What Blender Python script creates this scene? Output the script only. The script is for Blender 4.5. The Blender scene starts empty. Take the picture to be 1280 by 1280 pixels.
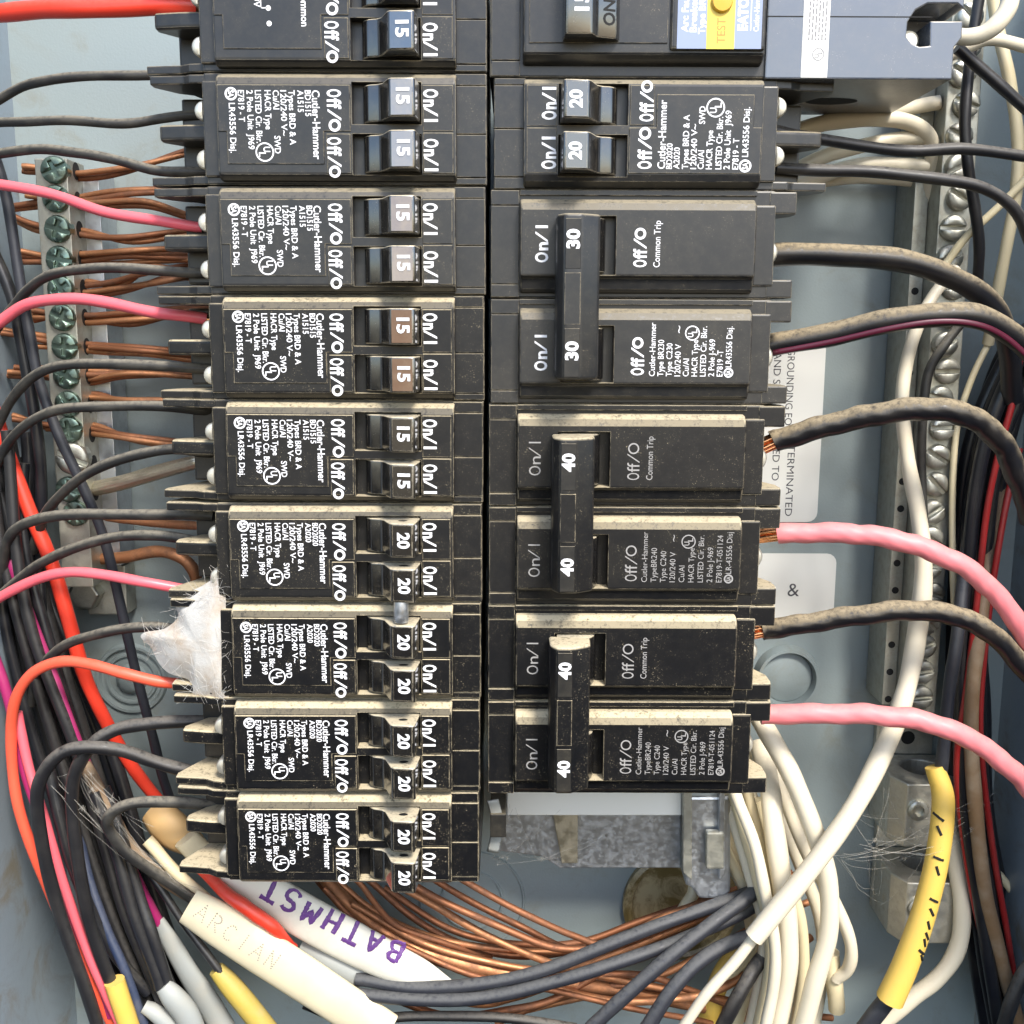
import bpy, bmesh, math, random
from mathutils import Vector, Matrix
random.seed(7)
sc = bpy.context.scene
C = sc.collection
R = math.radians

# ---------------------------------------------------------------- camera, sky, sun, exposure
# place frame in millimetres: u right, v up, w out of the panel towards the viewer (back sheet at w = 0)
F, TH, ROLL = 1350.0, R(9.7), R(0.25)
FL = 65.0                       # front flange of the breakers above the back sheet
CW, CV, CU = FL + 263.0, -57.85, 0.0
ZOFF = 1.45                     # metres above the ground
def W(u, v, w): return Vector((u*.001, -w*.001, v*.001 + ZOFF))
cam_d = bpy.data.cameras.new('camera'); cam = bpy.data.objects.new('camera', cam_d); C.objects.link(cam)
cam_d.sensor_width = 36; cam_d.lens = 36*F/1280; cam_d.clip_start = .01; cam_d.clip_end = 50
cam.location = W(CU, CV, CW)
cam.rotation_euler = (Matrix.Rotation(R(90) - TH, 3, 'X') @ Matrix.Rotation(ROLL, 3, 'Z')).to_euler()
sc.camera = cam
SUN_EL, SUN_AZ = R(46), R(24)   # azimuth measured from straight out of the panel, negative = to the left
sd = Vector((math.sin(SUN_AZ)*math.cos(SUN_EL), -math.cos(SUN_AZ)*math.cos(SUN_EL), math.sin(SUN_EL)))
world = bpy.data.worlds.new('World'); sc.world = world; world.use_nodes = True
wn = world.node_tree; wn.nodes.clear()
sky = wn.nodes.new('ShaderNodeTexSky'); sky.sky_type = 'NISHITA'; sky.sun_disc = False
sky.sun_elevation = SUN_EL; sky.sun_rotation = math.atan2(sd.x, sd.y)
sky.air_density = 1.0; sky.dust_density = 1.5; sky.ozone_density = 1.0
bg = wn.nodes.new('ShaderNodeBackground'); bg.inputs['Strength'].default_value = .15
wo = wn.nodes.new('ShaderNodeOutputWorld')
wn.links.new(sky.outputs[0], bg.inputs[0]); wn.links.new(bg.outputs[0], wo.inputs[0])
sun_d = bpy.data.lights.new('sun', 'SUN'); sun_d.energy = 2.3; sun_d.angle = R(13); sun_d.color = (1, .95, .87)
sun = bpy.data.objects.new('sun', sun_d); C.objects.link(sun)
sun.rotation_euler = sd.to_track_quat('Z', 'Y').to_euler(); sun.location = (0, -2, 4)
sc.view_settings.view_transform = 'Standard'; sc.view_settings.look = 'None'
sc.view_settings.exposure = 1.25; sc.view_settings.gamma = 1; sc.view_settings.use_curve_mapping = False
sc.render.engine = 'CYCLES'
sc.cycles.use_denoising = True
sc.cycles.max_bounces = 8

# ---------------------------------------------------------------- geometry helpers
def P(px, py, w):
    """point of the place seen at photograph pixel (px, py), at height w above the back sheet"""
    a, b = px - 640, 640 - py
    c, s = math.cos(ROLL), math.sin(ROLL)
    x, y = (a*c - b*s)/F, (a*s + b*c)/F
    dv, dw = -math.sin(TH) + y*math.cos(TH), -math.cos(TH) - y*math.sin(TH)
    t = (w - CW)/dw
    return Vector((CU + x*t, CV + dv*t, w))
def mmpx(p):
    """millimetres per photograph pixel at point p"""
    z = (CW - p[2])*math.cos(TH) - (p[1] - CV)*math.sin(TH)
    return z/F

class MB:
    def __init__(s): s.v = []; s.f = []
    def add(s, vs, fs):
        o = len(s.v); s.v += [tuple(x) for x in vs]; s.f += [tuple(i + o for i in f) for f in fs]; return s
    def box(s, u0, u1, v0, v1, w0, w1):
        vs = [(u, v, w) for w in (w0, w1) for v in (v0, v1) for u in (u0, u1)]
        return s.add(vs, [(0,2,3,1),(4,5,7,6),(0,1,5,4),(2,6,7,3),(0,4,6,2),(1,3,7,5)])
    def prism(s, poly, axis, t0, t1):
        n = len(poly)
        def mk(p, t): return {'u': (t, p[0], p[1]), 'v': (p[0], t, p[1]), 'w': (p[0], p[1], t)}[axis]
        vs = [mk(p, t0) for p in poly] + [mk(p, t1) for p in poly]
        fs = [tuple(range(n))[::-1], tuple(range(n, 2*n))] + [(i, (i+1) % n, n + (i+1) % n, n + i) for i in range(n)]
        return s.add(vs, fs)
    def cyl(s, c, r, h, axis='w', n=20, r2=None):
        r2 = r if r2 is None else r2
        def mk(x, y, t): return {'w': (c[0]+x, c[1]+y, c[2]+t), 'u': (c[0]+t, c[1]+x, c[2]+y), 'v': (c[0]+x, c[1]+t, c[2]+y)}[axis]
        vs = [mk(r*math.cos(2*math.pi*i/n), r*math.sin(2*math.pi*i/n), 0) for i in range(n)] + \
             [mk(r2*math.cos(2*math.pi*i/n), r2*math.sin(2*math.pi*i/n), h) for i in range(n)]
        return s.add(vs, [tuple(range(n))[::-1], tuple(range(n, 2*n))] + [(i, (i+1) % n, n+(i+1) % n, n+i) for i in range(n)])
    def lathe(s, c, prof, n=20):
        """prof: (radius, w) pairs turned about the w axis at c"""
        vs = []
        for r, w in prof:
            vs += [(c[0]+r*math.cos(2*math.pi*i/n), c[1]+r*math.sin(2*math.pi*i/n), c[2]+w) for i in range(n)]
        m = len(prof)
        fs = [(k*n+i, k*n+(i+1) % n, (k+1)*n+(i+1) % n, (k+1)*n+i) for k in range(m-1) for i in range(n)]
        return s.add(vs, fs + [tuple(range(n))[::-1], tuple(range((m-1)*n, m*n))])
    def tube(s, pts, rad, n=10, flat=1.0, jit=0.0, cap=True, ref=None, twist=0.0):
        """sweep along pts; rad a number or list; flat < 1 squashes the section towards the viewer axis"""
        m = len(pts); pts = [Vector(p) for p in pts]
        rr = rad if isinstance(rad, (list, tuple)) else [rad]*m
        T = []
        for i in range(m):
            d = pts[min(i+1, m-1)] - pts[max(i-1, 0)]
            T.append(d.normalized() if d.length > 1e-9 else Vector((1, 0, 0)))
        nrm = Vector(ref) if ref is not None else Vector((0, 0, 1))
        vs = []
        for i in range(m):
            nrm = (Vector((0, 0, 1)) if flat != 1.0 else nrm)
            nrm = nrm - T[i]*nrm.dot(T[i])
            if nrm.length < 1e-4: nrm = T[i].orthogonal()
            nrm.normalize(); b = T[i].cross(nrm)
            for k in range(n):
                a = 2*math.pi*k/n
                j = 1 + (random.uniform(-jit, jit) if jit else 0) + (twist*abs(math.sin(3.5*a + i*.42)) if twist else 0)
                vs.append(pts[i] + (b*math.cos(a) + nrm*math.sin(a)*flat)*rr[i]*j)
        fs = [(i*n+k, i*n+(k+1) % n, (i+1)*n+(k+1) % n, (i+1)*n+k) for i in range(m-1) for k in range(n)]
        if cap: fs += [tuple(range(n))[::-1], tuple(range((m-1)*n, m*n))]
        return s.add(vs, fs)
    def mesh(s, name, origin=(0, 0, 0), bevel=0, seg=2, ang=25, smooth=None, recalc=True):
        me = bpy.data.meshes.new(name)
        o = origin
        me.from_pydata([((x-o[0])*.001, -(z-o[2])*.001, (y-o[1])*.001) for x, y, z in s.v], [], s.f)
        if bevel or recalc:
            bm = bmesh.new(); bm.from_mesh(me)
            if recalc: bmesh.ops.recalc_face_normals(bm, faces=bm.faces)
            if bevel:
                es = [e for e in bm.edges if len(e.link_faces) == 2 and e.calc_face_angle(0) > R(ang)]
                bmesh.ops.bevel(bm, geom=es, offset=bevel*.001, segments=seg, affect='EDGES', profile=.6, clamp_overlap=True)
            bm.to_mesh(me); bm.free()
        if smooth:
            me.polygons.foreach_set('use_smooth', [True]*len(me.polygons))
            if smooth != 'all': me.set_sharp_from_angle(angle=R(smooth))
        me.update(); return me

def link(name, me, mat, parent=None, loc=None, label=None, cat=None, group=None, kind=None):
    o = bpy.data.objects.new(name, me); C.objects.link(o)
    if mat is not None and me is not None and not me.materials: me.materials.append(mat)
    if parent is not None: o.parent = parent
    if loc is not None: o.location = loc
    tag(o, label, cat, group, kind); return o
def tag(o, label=None, cat=None, group=None, kind=None):
    for k, x in (('label', label), ('category', cat), ('group', group), ('kind', kind)):
        if x: o[k] = x
def top(name, mb, mat, label, cat, group=None, kind=None, origin=None, **kw):
    """a thing (or piece of the setting) that is one mesh, with its origin at its own place"""
    if origin is None: origin = mb.v[0]
    return link(name, mb.mesh(name, origin=origin, **kw), mat, None, W(*origin), label, cat, group, kind)
def thing(name, u, v, w, label, cat, group=None):
    return link(name, None, None, None, W(u, v, w), label, cat, group)
def rel(p): return Vector((p[0]*.001, -p[2]*.001, p[1]*.001))
def copy_tree(o, parent=None):
    c = o.copy(); C.objects.link(c); c.parent = parent
    for ch in list(o.children): copy_tree(ch, c)
    return c
def boolean(a, b):
    oa = bpy.data.objects.new('tmp_a', a); ob = bpy.data.objects.new('tmp_b', b)
    C.objects.link(oa); C.objects.link(ob)
    m = oa.modifiers.new('b', 'BOOLEAN'); m.operation = 'DIFFERENCE'; m.object = ob; m.solver = 'EXACT'
    dg = bpy.context.evaluated_depsgraph_get()
    me = bpy.data.meshes.new_from_object(oa.evaluated_get(dg))
    bpy.data.objects.remove(oa); bpy.data.objects.remove(ob)
    return me
def bevel_mesh(me, off, seg=2, ang=30, smooth=35):
    bm = bmesh.new(); bm.from_mesh(me)
    bmesh.ops.remove_doubles(bm, verts=bm.verts, dist=1e-6)
    es = [e for e in bm.edges if len(e.link_faces) == 2 and e.calc_face_angle(0) > R(ang)]
    bmesh.ops.bevel(bm, geom=es, offset=off*.001, segments=seg, affect='EDGES', profile=.6, clamp_overlap=True)
    bm.to_mesh(me); bm.free()
    me.polygons.foreach_set('use_smooth', [p.area < 3e-6 for p in me.polygons])
    return me
def spline(pts, per=6):
    """Catmull-Rom through pts (any dimension)"""
    pts = [Vector(p) for p in pts]
    if len(pts) == 2: return [pts[0].lerp(pts[1], i/(per*2)) for i in range(per*2+1)]
    q = [pts[0]*2 - pts[1]] + pts + [pts[-1]*2 - pts[-2]]
    out = []
    for i in range(1, len(q)-2):
        a, b, c, d = q[i-1:i+3]
        for k in range(per):
            t = k/per
            out.append(.5*((2*b) + (c-a)*t + (2*a-5*b+4*c-d)*t*t + (3*b-a-3*c+d)*t**3))
    out.append(pts[-1]); return out

# flat print: letters from Blender's own font, as a mesh in (x, y) millimetres
_font = {}
def glyphs(s, bold=0.0):
    k = (s, bold)
    if k not in _font:
        cu = bpy.data.curves.new('t', 'FONT'); cu.body = s; cu.size = 1; cu.resolution_u = 3; cu.offset = bold
        ob = bpy.data.objects.new('t', cu); C.objects.link(ob)
        dg = bpy.context.evaluated_depsgraph_get(); dg.update()
        me = bpy.data.meshes.new_from_object(ob.evaluated_get(dg))
        vs = [(v.co.x, v.co.y) for v in me.vertices]; fs = [tuple(p.vertices) for p in me.polygons]
        bpy.data.objects.remove(ob); bpy.data.curves.remove(cu); bpy.data.meshes.remove(me)
        x0 = min(x for x, y in vs); x1 = max(x for x, y in vs)
        _font[k] = ([(x - x0, y) for x, y in vs], fs, x1 - x0)
    return _font[k]
def put_text(mb, s, org, rd, up, height, length=None, bold=0.0, w=0.0, sag=None):
    """letters of cap height HEIGHT from org (u, v) reading along rd, fitted to LENGTH"""
    vs, fs, wid = glyphs(s, bold)
    k = height/.70; kx = (length/wid) if length else k
    def zz(x, y): return w if sag is None else w + sag(x*kx, y*k)
    mb.add([(org[0] + rd[0]*x*kx + up[0]*y*k, org[1] + rd[1]*x*kx + up[1]*y*k, zz(x, y)) for x, y in vs], fs)
def mark(mb, kind, org, rd, up, h, ln, bold, w, stroke=.5):
    """condensed On/I and Off/O: narrow first letter, slanted bar, round O or single I"""
    def at(t): return (org[0] + rd[0]*ln*t, org[1] + rd[1]*ln*t)
    if kind == 'off':
        put_text(mb, 'O', at(0), rd, up, h, ln*.19, bold, w); put_text(mb, 'f', at(.215), rd, up, h, ln*.135, bold, w); put_text(mb, 'f', at(.33), rd, up, h, ln*.135, bold, w)
        c = at(.85); ring(mb, (c[0] + up[0]*h*.5, c[1] + up[1]*h*.5), ln*.15 - stroke, ln*.15, w); a, b = .46, .68
    else:
        put_text(mb, 'O', at(0), rd, up, h, ln*.27, bold, w); put_text(mb, 'n', at(.32), rd, up, h, ln*.22, bold, w)
        q = [at(.91), at(.91 + stroke/ln)]; mb.add([(q[0][0], q[0][1], w), (q[1][0], q[1][1], w), (q[1][0]+up[0]*h, q[1][1]+up[1]*h, w), (q[0][0]+up[0]*h, q[0][1]+up[1]*h, w)], [(0, 1, 2, 3)]); a, b = .53, .76
    p, q = at(a), at(b); e = stroke*.9
    mb.add([(p[0], p[1], w), (p[0]+rd[0]*e, p[1]+rd[1]*e, w), (q[0]+rd[0]*e+up[0]*h, q[1]+rd[1]*e+up[1]*h, w), (q[0]+up[0]*h, q[1]+up[1]*h, w)], [(0, 1, 2, 3)])
def ring(mb, c, r0, r1, w, n=28):
    vs = [(c[0]+r*math.cos(2*math.pi*i/n), c[1]+r*math.sin(2*math.pi*i/n), w) for r in (r0, r1) for i in range(n)]
    mb.add(vs, [(i, n+i, n+(i+1) % n, (i+1) % n) for i in range(n)])

# ---------------------------------------------------------------- materials
class NT:
    def __init__(s, name):
        s.m = bpy.data.materials.new(name); s.m.use_nodes = True; s.t = s.m.node_tree
        s.b = s.t.nodes['Principled BSDF']; s.co = s.n('ShaderNodeTexCoord').outputs['Object']
        s.oi = s.n('ShaderNodeObjectInfo').outputs['Random']
    def n(s, k, **kw):
        x = s.t.nodes.new(k)
        for a, b in kw.items(): setattr(x, a, b)
        return x
    def l(s, a, b): s.t.links.new(a, b)
    def math(s, op, a, b=None, c=None):
        x = s.n('ShaderNodeMath', operation=op)
        for i, y in enumerate((a, b, c)):
            if y is None: continue
            if isinstance(y, (int, float)): x.inputs[i].default_value = y
            else: s.l(y, x.inputs[i])
        return x.outputs[0]
    def noise(s, scale, det=4, rough=.6, co=None, dist=0):
        x = s.n('ShaderNodeTexNoise'); x.inputs['Scale'].default_value = scale; x.inputs['Detail'].default_value = det
        x.inputs['Roughness'].default_value = rough; x.inputs['Distortion'].default_value = dist
        if co is None:
            v = s.n('ShaderNodeVectorMath', operation='ADD'); s.l(s.co, v.inputs[0])
            c3 = s.n('ShaderNodeCombineXYZ'); s.l(s.oi, c3.inputs[0]); s.l(s.oi, c3.inputs[2]); s.l(c3.outputs[0], v.inputs[1]); co = v.outputs[0]
        s.l(co, x.inputs['Vector']); return x.outputs['Fac']
    def ramp(s, f, a, b, lo=0.0, hi=1.0):
        x = s.n('ShaderNodeMapRange'); x.interpolation_type = 'SMOOTHSTEP'; s.l(f, x.inputs[0])
        x.inputs[1].default_value = a; x.inputs[2].default_value = b; x.inputs[3].default_value = lo; x.inputs[4].default_value = hi
        return x.outputs[0]
    def mix(s, f, a, b):
        x = s.n('ShaderNodeMix', data_type='RGBA')
        for sock, y in ((x.inputs[0], f), (x.inputs[6], a), (x.inputs[7], b)):
            if isinstance(y, (int, float)): sock.default_value = y
            elif isinstance(y, tuple): sock.default_value = (*y, 1)
            else: s.l(y, sock)
        return x.outputs[2]
    def up(s, lo=.25, hi=.9):
        g = s.n('ShaderNodeNewGeometry'); x = s.n('ShaderNodeSeparateXYZ'); s.l(g.outputs['Normal'], x.inputs[0])
        return s.ramp(x.outputs[2], lo, hi)
    def edge(s, rad):
        bv = s.n('ShaderNodeBevel'); bv.samples = 4; bv.inputs[0].default_value = rad
        g = s.n('ShaderNodeNewGeometry'); d = s.n('ShaderNodeVectorMath', operation='DOT_PRODUCT')
        s.l(bv.outputs[0], d.inputs[0]); s.l(g.outputs['True Normal'], d.inputs[1])
        return s.ramp(d.outputs['Value'], .995, .86, 0, 1)
    def bump(s, h, strength, dist=.0002):
        x = s.n('ShaderNodeBump'); x.inputs['Strength'].default_value = strength; x.inputs['Distance'].default_value = dist
        s.l(h, x.inputs['Height']); s.l(x.outputs[0], s.b.inputs['Normal'])
    def out(s, col, rough, metal=0.0, spec=None, sheen=None):
        for k, y in (('Base Color', col), ('Roughness', rough), ('Metallic', metal)):
            i = s.b.inputs[k]
            if isinstance(y, (int, float)): i.default_value = y
            elif isinstance(y, tuple): i.default_value = (*y, 1)
            else: s.l(y, i)
        if spec is not None: s.b.inputs['Specular IOR Level'].default_value = spec
        return s.m
DUST = (.53, .45, .30)
def plastic(name, base=(.012, .012, .014), rough=.32, top_dust=.8, film=.12, speck=.5, edges=.5, spec=.5, ior=1.5, coat=0):
    t = NT(name); t.b.inputs['IOR'].default_value = ior; t.b.inputs['Coat Weight'].default_value = coat; t.b.inputs['Coat Roughness'].default_value = .08
    a = t.noise(1500, 5, .7); b = t.noise(55, 6, .7, dist=.4); c = t.noise(3600, 2, .5); d = t.noise(420, 5, .75)
    topf = t.math('MULTIPLY', t.math('MULTIPLY', t.up(.12, .75), t.ramp(t.math('ADD', t.math('MULTIPLY', a, .5), t.math('MULTIPLY', d, .5)), .30, .52)), top_dust)
    filmf = t.math('MULTIPLY', t.math('ADD', t.math('MULTIPLY', t.ramp(b, .35, .7), .6), t.math('MULTIPLY', t.ramp(d, .4, .7), .4)), film)
    spk = t.math('MULTIPLY', t.math('MULTIPLY', t.math('MULTIPLY', t.ramp(c, .645, .70), t.ramp(d, .42, .60)), t.ramp(b, .42, .62)), speck)
    f = t.math('MAXIMUM', t.math('MAXIMUM', topf, filmf), spk)
    if edges:
        e = t.math('MULTIPLY', t.math('MULTIPLY', t.edge(.00032), t.ramp(t.noise(300, 4, .7), .36, .58)), edges)
        f = t.math('MAXIMUM', f, e)
    col = t.mix(f, base, DUST)
    t.bump(t.math('ADD', a, t.math('MULTIPLY', f, 2.0)), .07, .0001)
    return t.out(col, t.ramp(t.math('ADD', f, t.math('MULTIPLY', d, .12)), 0, .6, rough, .9), spec=spec)
def insulation(name, base, rough=.38, dust=.6, film=.12, dcol=(.40, .36, .28)):
    t = NT(name)
    a = t.noise(700, 5, .7); b = t.noise(90, 4, .6)
    f = t.math('MAXIMUM', t.math('MULTIPLY', t.math('MULTIPLY', t.up(-.1, .85), t.ramp(a, .2, .6)), dust), t.math('MULTIPLY', t.ramp(b, .4, .75), film))
    t.bump(t.noise(260, 5, .6), .15, .0004)
    col = t.mix(f, base, dcol)
    return t.out(col, t.ramp(f, 0, .6, rough, .85))
def metal(name, base, rough=.3, dirt=.3, dirtcol=(.12, .09, .06), m=1.0, scale=300):
    t = NT(name)
    a = t.noise(scale, 6, .7); b = t.noise(scale*4, 4, .6)
    f = t.math('MULTIPLY', t.ramp(a, .42, .72), dirt)
    t.bump(b, .12, .0002)
    t.out(t.mix(f, base, dirtcol), t.ramp(a, .3, .8, rough, rough+.25), 1.0)
    t.l(t.math('MULTIPLY', t.math('SUBTRACT', 1.0, f), m), t.b.inputs['Metallic'])
    return t.m
def flat(name, col, rough=.6, wear=0.0, under=(.02, .02, .022)):
    t = NT(name)
    if not wear: return t.out(col, rough)
    a = t.noise(1500, 4, .7)
    return t.out(t.mix(t.math('MULTIPLY', t.ramp(a, .55, .75), wear), col, under), rough)
def paint(name, base, stain, amount=.5):
    t = NT(name)
    a = t.noise(45, 7, .68, dist=.6); b = t.noise(1400, 3, .5); c = t.noise(420, 6, .75)
    f = t.math('MULTIPLY', t.ramp(a, .5, .72), amount)
    g = t.math('MULTIPLY', t.ramp(c, .62, .78), amount*.8)
    t.bump(b, .25, .0002)
    col = t.mix(t.math('MAXIMUM', f, g), base, stain)
    return t.out(col, t.ramp(a, .35, .75, .34, .62))
M = {}
M['paint'] = paint('painted_steel', (.235, .28, .285), (.17, .15, .09), .4)
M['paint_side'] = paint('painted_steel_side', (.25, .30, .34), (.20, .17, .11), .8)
M['pl_clean'] = plastic('black_plastic_clean', (.013, .0142, .0165), .32, .42, .04, .35, .6)
M['pl_mid'] = plastic('black_plastic_mid', (.007, .0075, .009), .33, .8, .02, .6, .8, .38)
M['pl_dusty'] = plastic('black_plastic_dusty', (.004, .0045, .006), .36, 1.0, .012, .8, .9, .3)
M['knob'] = plastic('toggle_plastic', (.008, .008, .009), .14, 1.0, .02, .3, .7, .5, 2.0, .6)
M['refl_blue'] = plastic('toggle_reflection_blue', (.075, .11, .17), .2, .5, .1, .3, 0)  # blue to brown tints: reflected sky and surroundings painted onto black toggle fronts
M['refl_pale'] = plastic('toggle_reflection_pale', (.20, .22, .26), .3, .6, .25, .3, 0)
M['refl_grey'] = plastic('toggle_reflection_grey', (.20, .18, .185), .4, .6, .35, .4, 0)
M['refl_brown'] = plastic('toggle_reflection_brown', (.13, .072, .042), .3, .5, .12, .3, 0)
M['blue_grey'] = plastic('grey_plastic', (.07, .085, .115), .2, .6, .04, .15, .3, .5, 1.9)
M['print'] = flat('white_print', (.80, .80, .82), .5, .75)
M['print_grey'] = flat('grey_print', (.30, .29, .28), .5, .5)
M['black'] = flat('black_void', (.006, .006, .006), .8)
M['plate'] = plastic('number_plate', (.01, .01, .01), .4, .3, .05, .2, 0)
M['screw'] = metal('zinc_screw', (.50, .50, .44), .38, .5)
M['screw_white'] = metal('pale_screw', (.60, .58, .50), .3, .5, (.3, .25, .18), .7)
M['screw_green'] = metal('green_screw', (.17, .235, .195), .26, .45, (.04, .05, .04))
M['bar'] = metal('aluminium_bar', (.40, .40, .35), .38, .5, (.22, .19, .13), .8)
M['steel'] = metal('galvanised_steel', (.55, .58, .62), .3, .22, (.3, .3, .3), .95, 500)
M['lug'] = metal('cast_lug', (.55, .54, .48), .36, .55, (.28, .23, .14), .85)
M['copper'] = metal('bare_copper', (.52, .24, .115), .46, .75, (.13, .058, .03), .8, 160)
M['copper_dark'] = metal('aged_copper', (.33, .14, .07), .5, .75, (.085, .04, .024), .75, 160)
M['copper_bright'] = metal('fresh_copper', (.90, .42, .20), .22, .1)
M['tin'] = metal('tinned_strand', (.62, .57, .44), .28, .5, (.2, .14, .08), .9, 200)
M['blk'] = insulation('black_insulation', (.011, .011, .013), .40, .5, .06, (.22, .20, .17))
M['blk_dusty'] = insulation('dusty_black_insulation', (.016, .016, .016), .5, .85, .25, (.21, .19, .15))
M['blk_thick'] = insulation('thick_black_insulation', (.008, .008, .010), .33, .95, .03, (.30, .24, .15))
M['blk_clean'] = insulation('clean_black_insulation', (.010, .011, .015), .33, .15, .03)
M['grey_wire'] = insulation('grey_blue_insulation', (.020, .022, .030), .45, .45, .1, (.17, .17, .16))
M['blue_wire'] = insulation('blue_insulation', (.02, .035, .08), .4, .2, .15)
M['red'] = insulation('red_insulation', (.72, .045, .022), .34, .12, .03)
M['orange_red'] = insulation('orange_red_insulation', (.80, .10, .05), .36, .12, .03)
M['pink'] = insulation('pink_insulation', (.78, .12, .155), .36, .14, .03)
M['pink_thick'] = insulation('faded_pink_insulation', (.74, .20, .215), .4, .3, .06)
M['magenta'] = insulation('magenta_insulation', (.34, .018, .12), .34, .15, .05)
M['dkred'] = insulation('dark_red_insulation', (.30, .015, .015), .36, .1, .06)
M['white'] = insulation('white_insulation', (.70, .63, .48), .42, .3, .12)
M['cream'] = insulation('cream_insulation', (.70, .60, .38), .42, .2, .1)
M['grey_white'] = insulation('grey_white_jacket', (.30, .32, .31), .5, .3, .45)
M['brown'] = insulation('dusty_brown_insulation', (.20, .12, .06), .55, .4, .4)
M['yellow'] = insulation('yellow_sleeve', (.72, .48, .09), .5, .15, .12)
M['yellow_old'] = insulation('old_yellow_sleeve', (.45, .33, .06), .5, .2, .35)
M['jacket'] = insulation('cream_jacket', (.68, .60, .41), .5, .15, .35)
M['jacket_white'] = insulation('white_jacket', (.72, .69, .59), .45, .12, .3)
M['tan_tape'] = insulation('tan_tape', (.60, .38, .16), .55, .1, .3)
t = NT('varnished_bushing'); h = t.noise(70, 6, .7, dist=1.5); t.out(t.mix(t.ramp(h, .42, .62), (.16, .12, .045), (.42, .35, .20)), .35); M['bushing'] = t.m
M['paper'] = flat('paper_label', (.72, .72, .68), .55)
M['ink'] = flat('black_ink', (.06, .06, .07), .7, .5, (.5, .5, .47))
M['ink_faint'] = flat('faint_ink', (.22, .22, .23), .7, .4, (.7, .7, .68))
M['dots'] = flat('dot_print', (.30, .27, .23), .7)
M['purple'] = flat('purple_marker', (.11, .035, .19), .55, .35, (.5, .42, .45))
M['st_blue'] = flat('blue_sticker', (.26, .31, .45), .3)
M['st_yellow'] = flat('yellow_sticker', (.80, .58, .08), .38)
M['st_button'] = flat('amber_button', (.62, .36, .03), .35)
M['st_tan'] = flat('brown_ink', (.40, .25, .05), .5)
M['stripe'] = flat('wine_stripe', (.075, .006, .02), .4)
t = NT('spider_silk'); h = t.noise(500, 7, .75); h2 = t.noise(120, 5, .6)
t.bump(h, .5, .0006); t.out(t.mix(t.ramp(h2, .4, .8), (.52, .51, .48), (.42, .33, .24)), .9)
t.b.inputs['Subsurface Weight'].default_value = .5; t.b.inputs['Subsurface Radius'].default_value = (.003, .003, .003)
M['silk'] = t.m
t = NT('web_thread'); t.out((.6, .57, .5), .6); t.b.inputs['Alpha'].default_value = .35; M['thread'] = t.m

# ---------------------------------------------------------------- the enclosure
b = MB(); b.box(-152, 157, -300, 70, -1.5, 0)
top('enclosure_back', b, M['paint'], 'grey blue painted steel back sheet of the panel', 'back sheet', kind='structure', origin=(0, -300, 0))
b = MB(); b.box(-146.5, -145, -300, 70, 0.004, 96)
top('enclosure_wall_left', b, M['paint_side'], 'grey painted steel side wall of the panel', 'side wall', kind='structure', origin=(-145, -300, 0))
b = MB(); b.box(155.5, 157, -300, 70, 0.004, 96)
top('enclosure_wall_right', b, M['paint_side'], 'grey painted steel side wall of the panel', 'side wall', kind='structure', origin=(157, -300, 0))
# embossed knockout rings, dimples
def emboss(name, px, py, rings, label, dome=0):
    c = P(px, py, 0); mb = MB()
    for r, wd, h in rings:
        h *= 1.8; wd *= 1.5; n = 40; prof = [(r-wd, .004), (r-wd*.4, h), (r+wd*.4, h), (r+wd, .004)]
        vs = [];
        for rr, hh in prof: vs += [(c[0]+rr*math.cos(2*math.pi*i/n), c[1]+rr*math.sin(2*math.pi*i/n), hh) for i in range(n)]
        mb.add(vs, [(k*n+i, k*n+(i+1) % n, (k+1)*n+(i+1) % n, (k+1)*n+i) for k in range(3) for i in range(n)])
    if dome: mb.lathe((c[0], c[1], 0), [(dome, .004), (dome*.92, 1.2), (dome*.6, 2.2), (dome*.2, 2.5)], 28)
    return top(name, mb, M['paint'], label, 'knockout', origin=(c[0], c[1], 0), smooth=40)
emboss('knockout', 165, 848, [(10.5, .7, .7), (7.8, .5, .5)], 'round embossed dimple in back sheet below the spider nest', 5)
emboss('knockout', 590, 1125, [(10, .35, .35), (17, .35, .35)], 'ringed knockout in back sheet under the twin breakers')
c_ = P(850, 1128, 0); mb = MB().lathe((c_[0], c_[1], 0), [(19, .3), (19, 2.4), (17.6, 3.2), (16.2, 2.6), (15.6, 1.2), (.5, 1.0)], 48)
top('conduit_bushing', mb, M['bushing'], 'round tan bushing on the back sheet beside the steel post', 'bushing', origin=(c_[0], c_[1], 0), smooth=40)
emboss('knockout', 982, 845, [(9.2, .8, 2.2)], 'raised round plug in back sheet between lower pink wires', 8.6)
emboss('knockout', 1150, 368, [(7, .6, .8)], 'small round plug beside neutral bar under thick black wire', 6)
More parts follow.
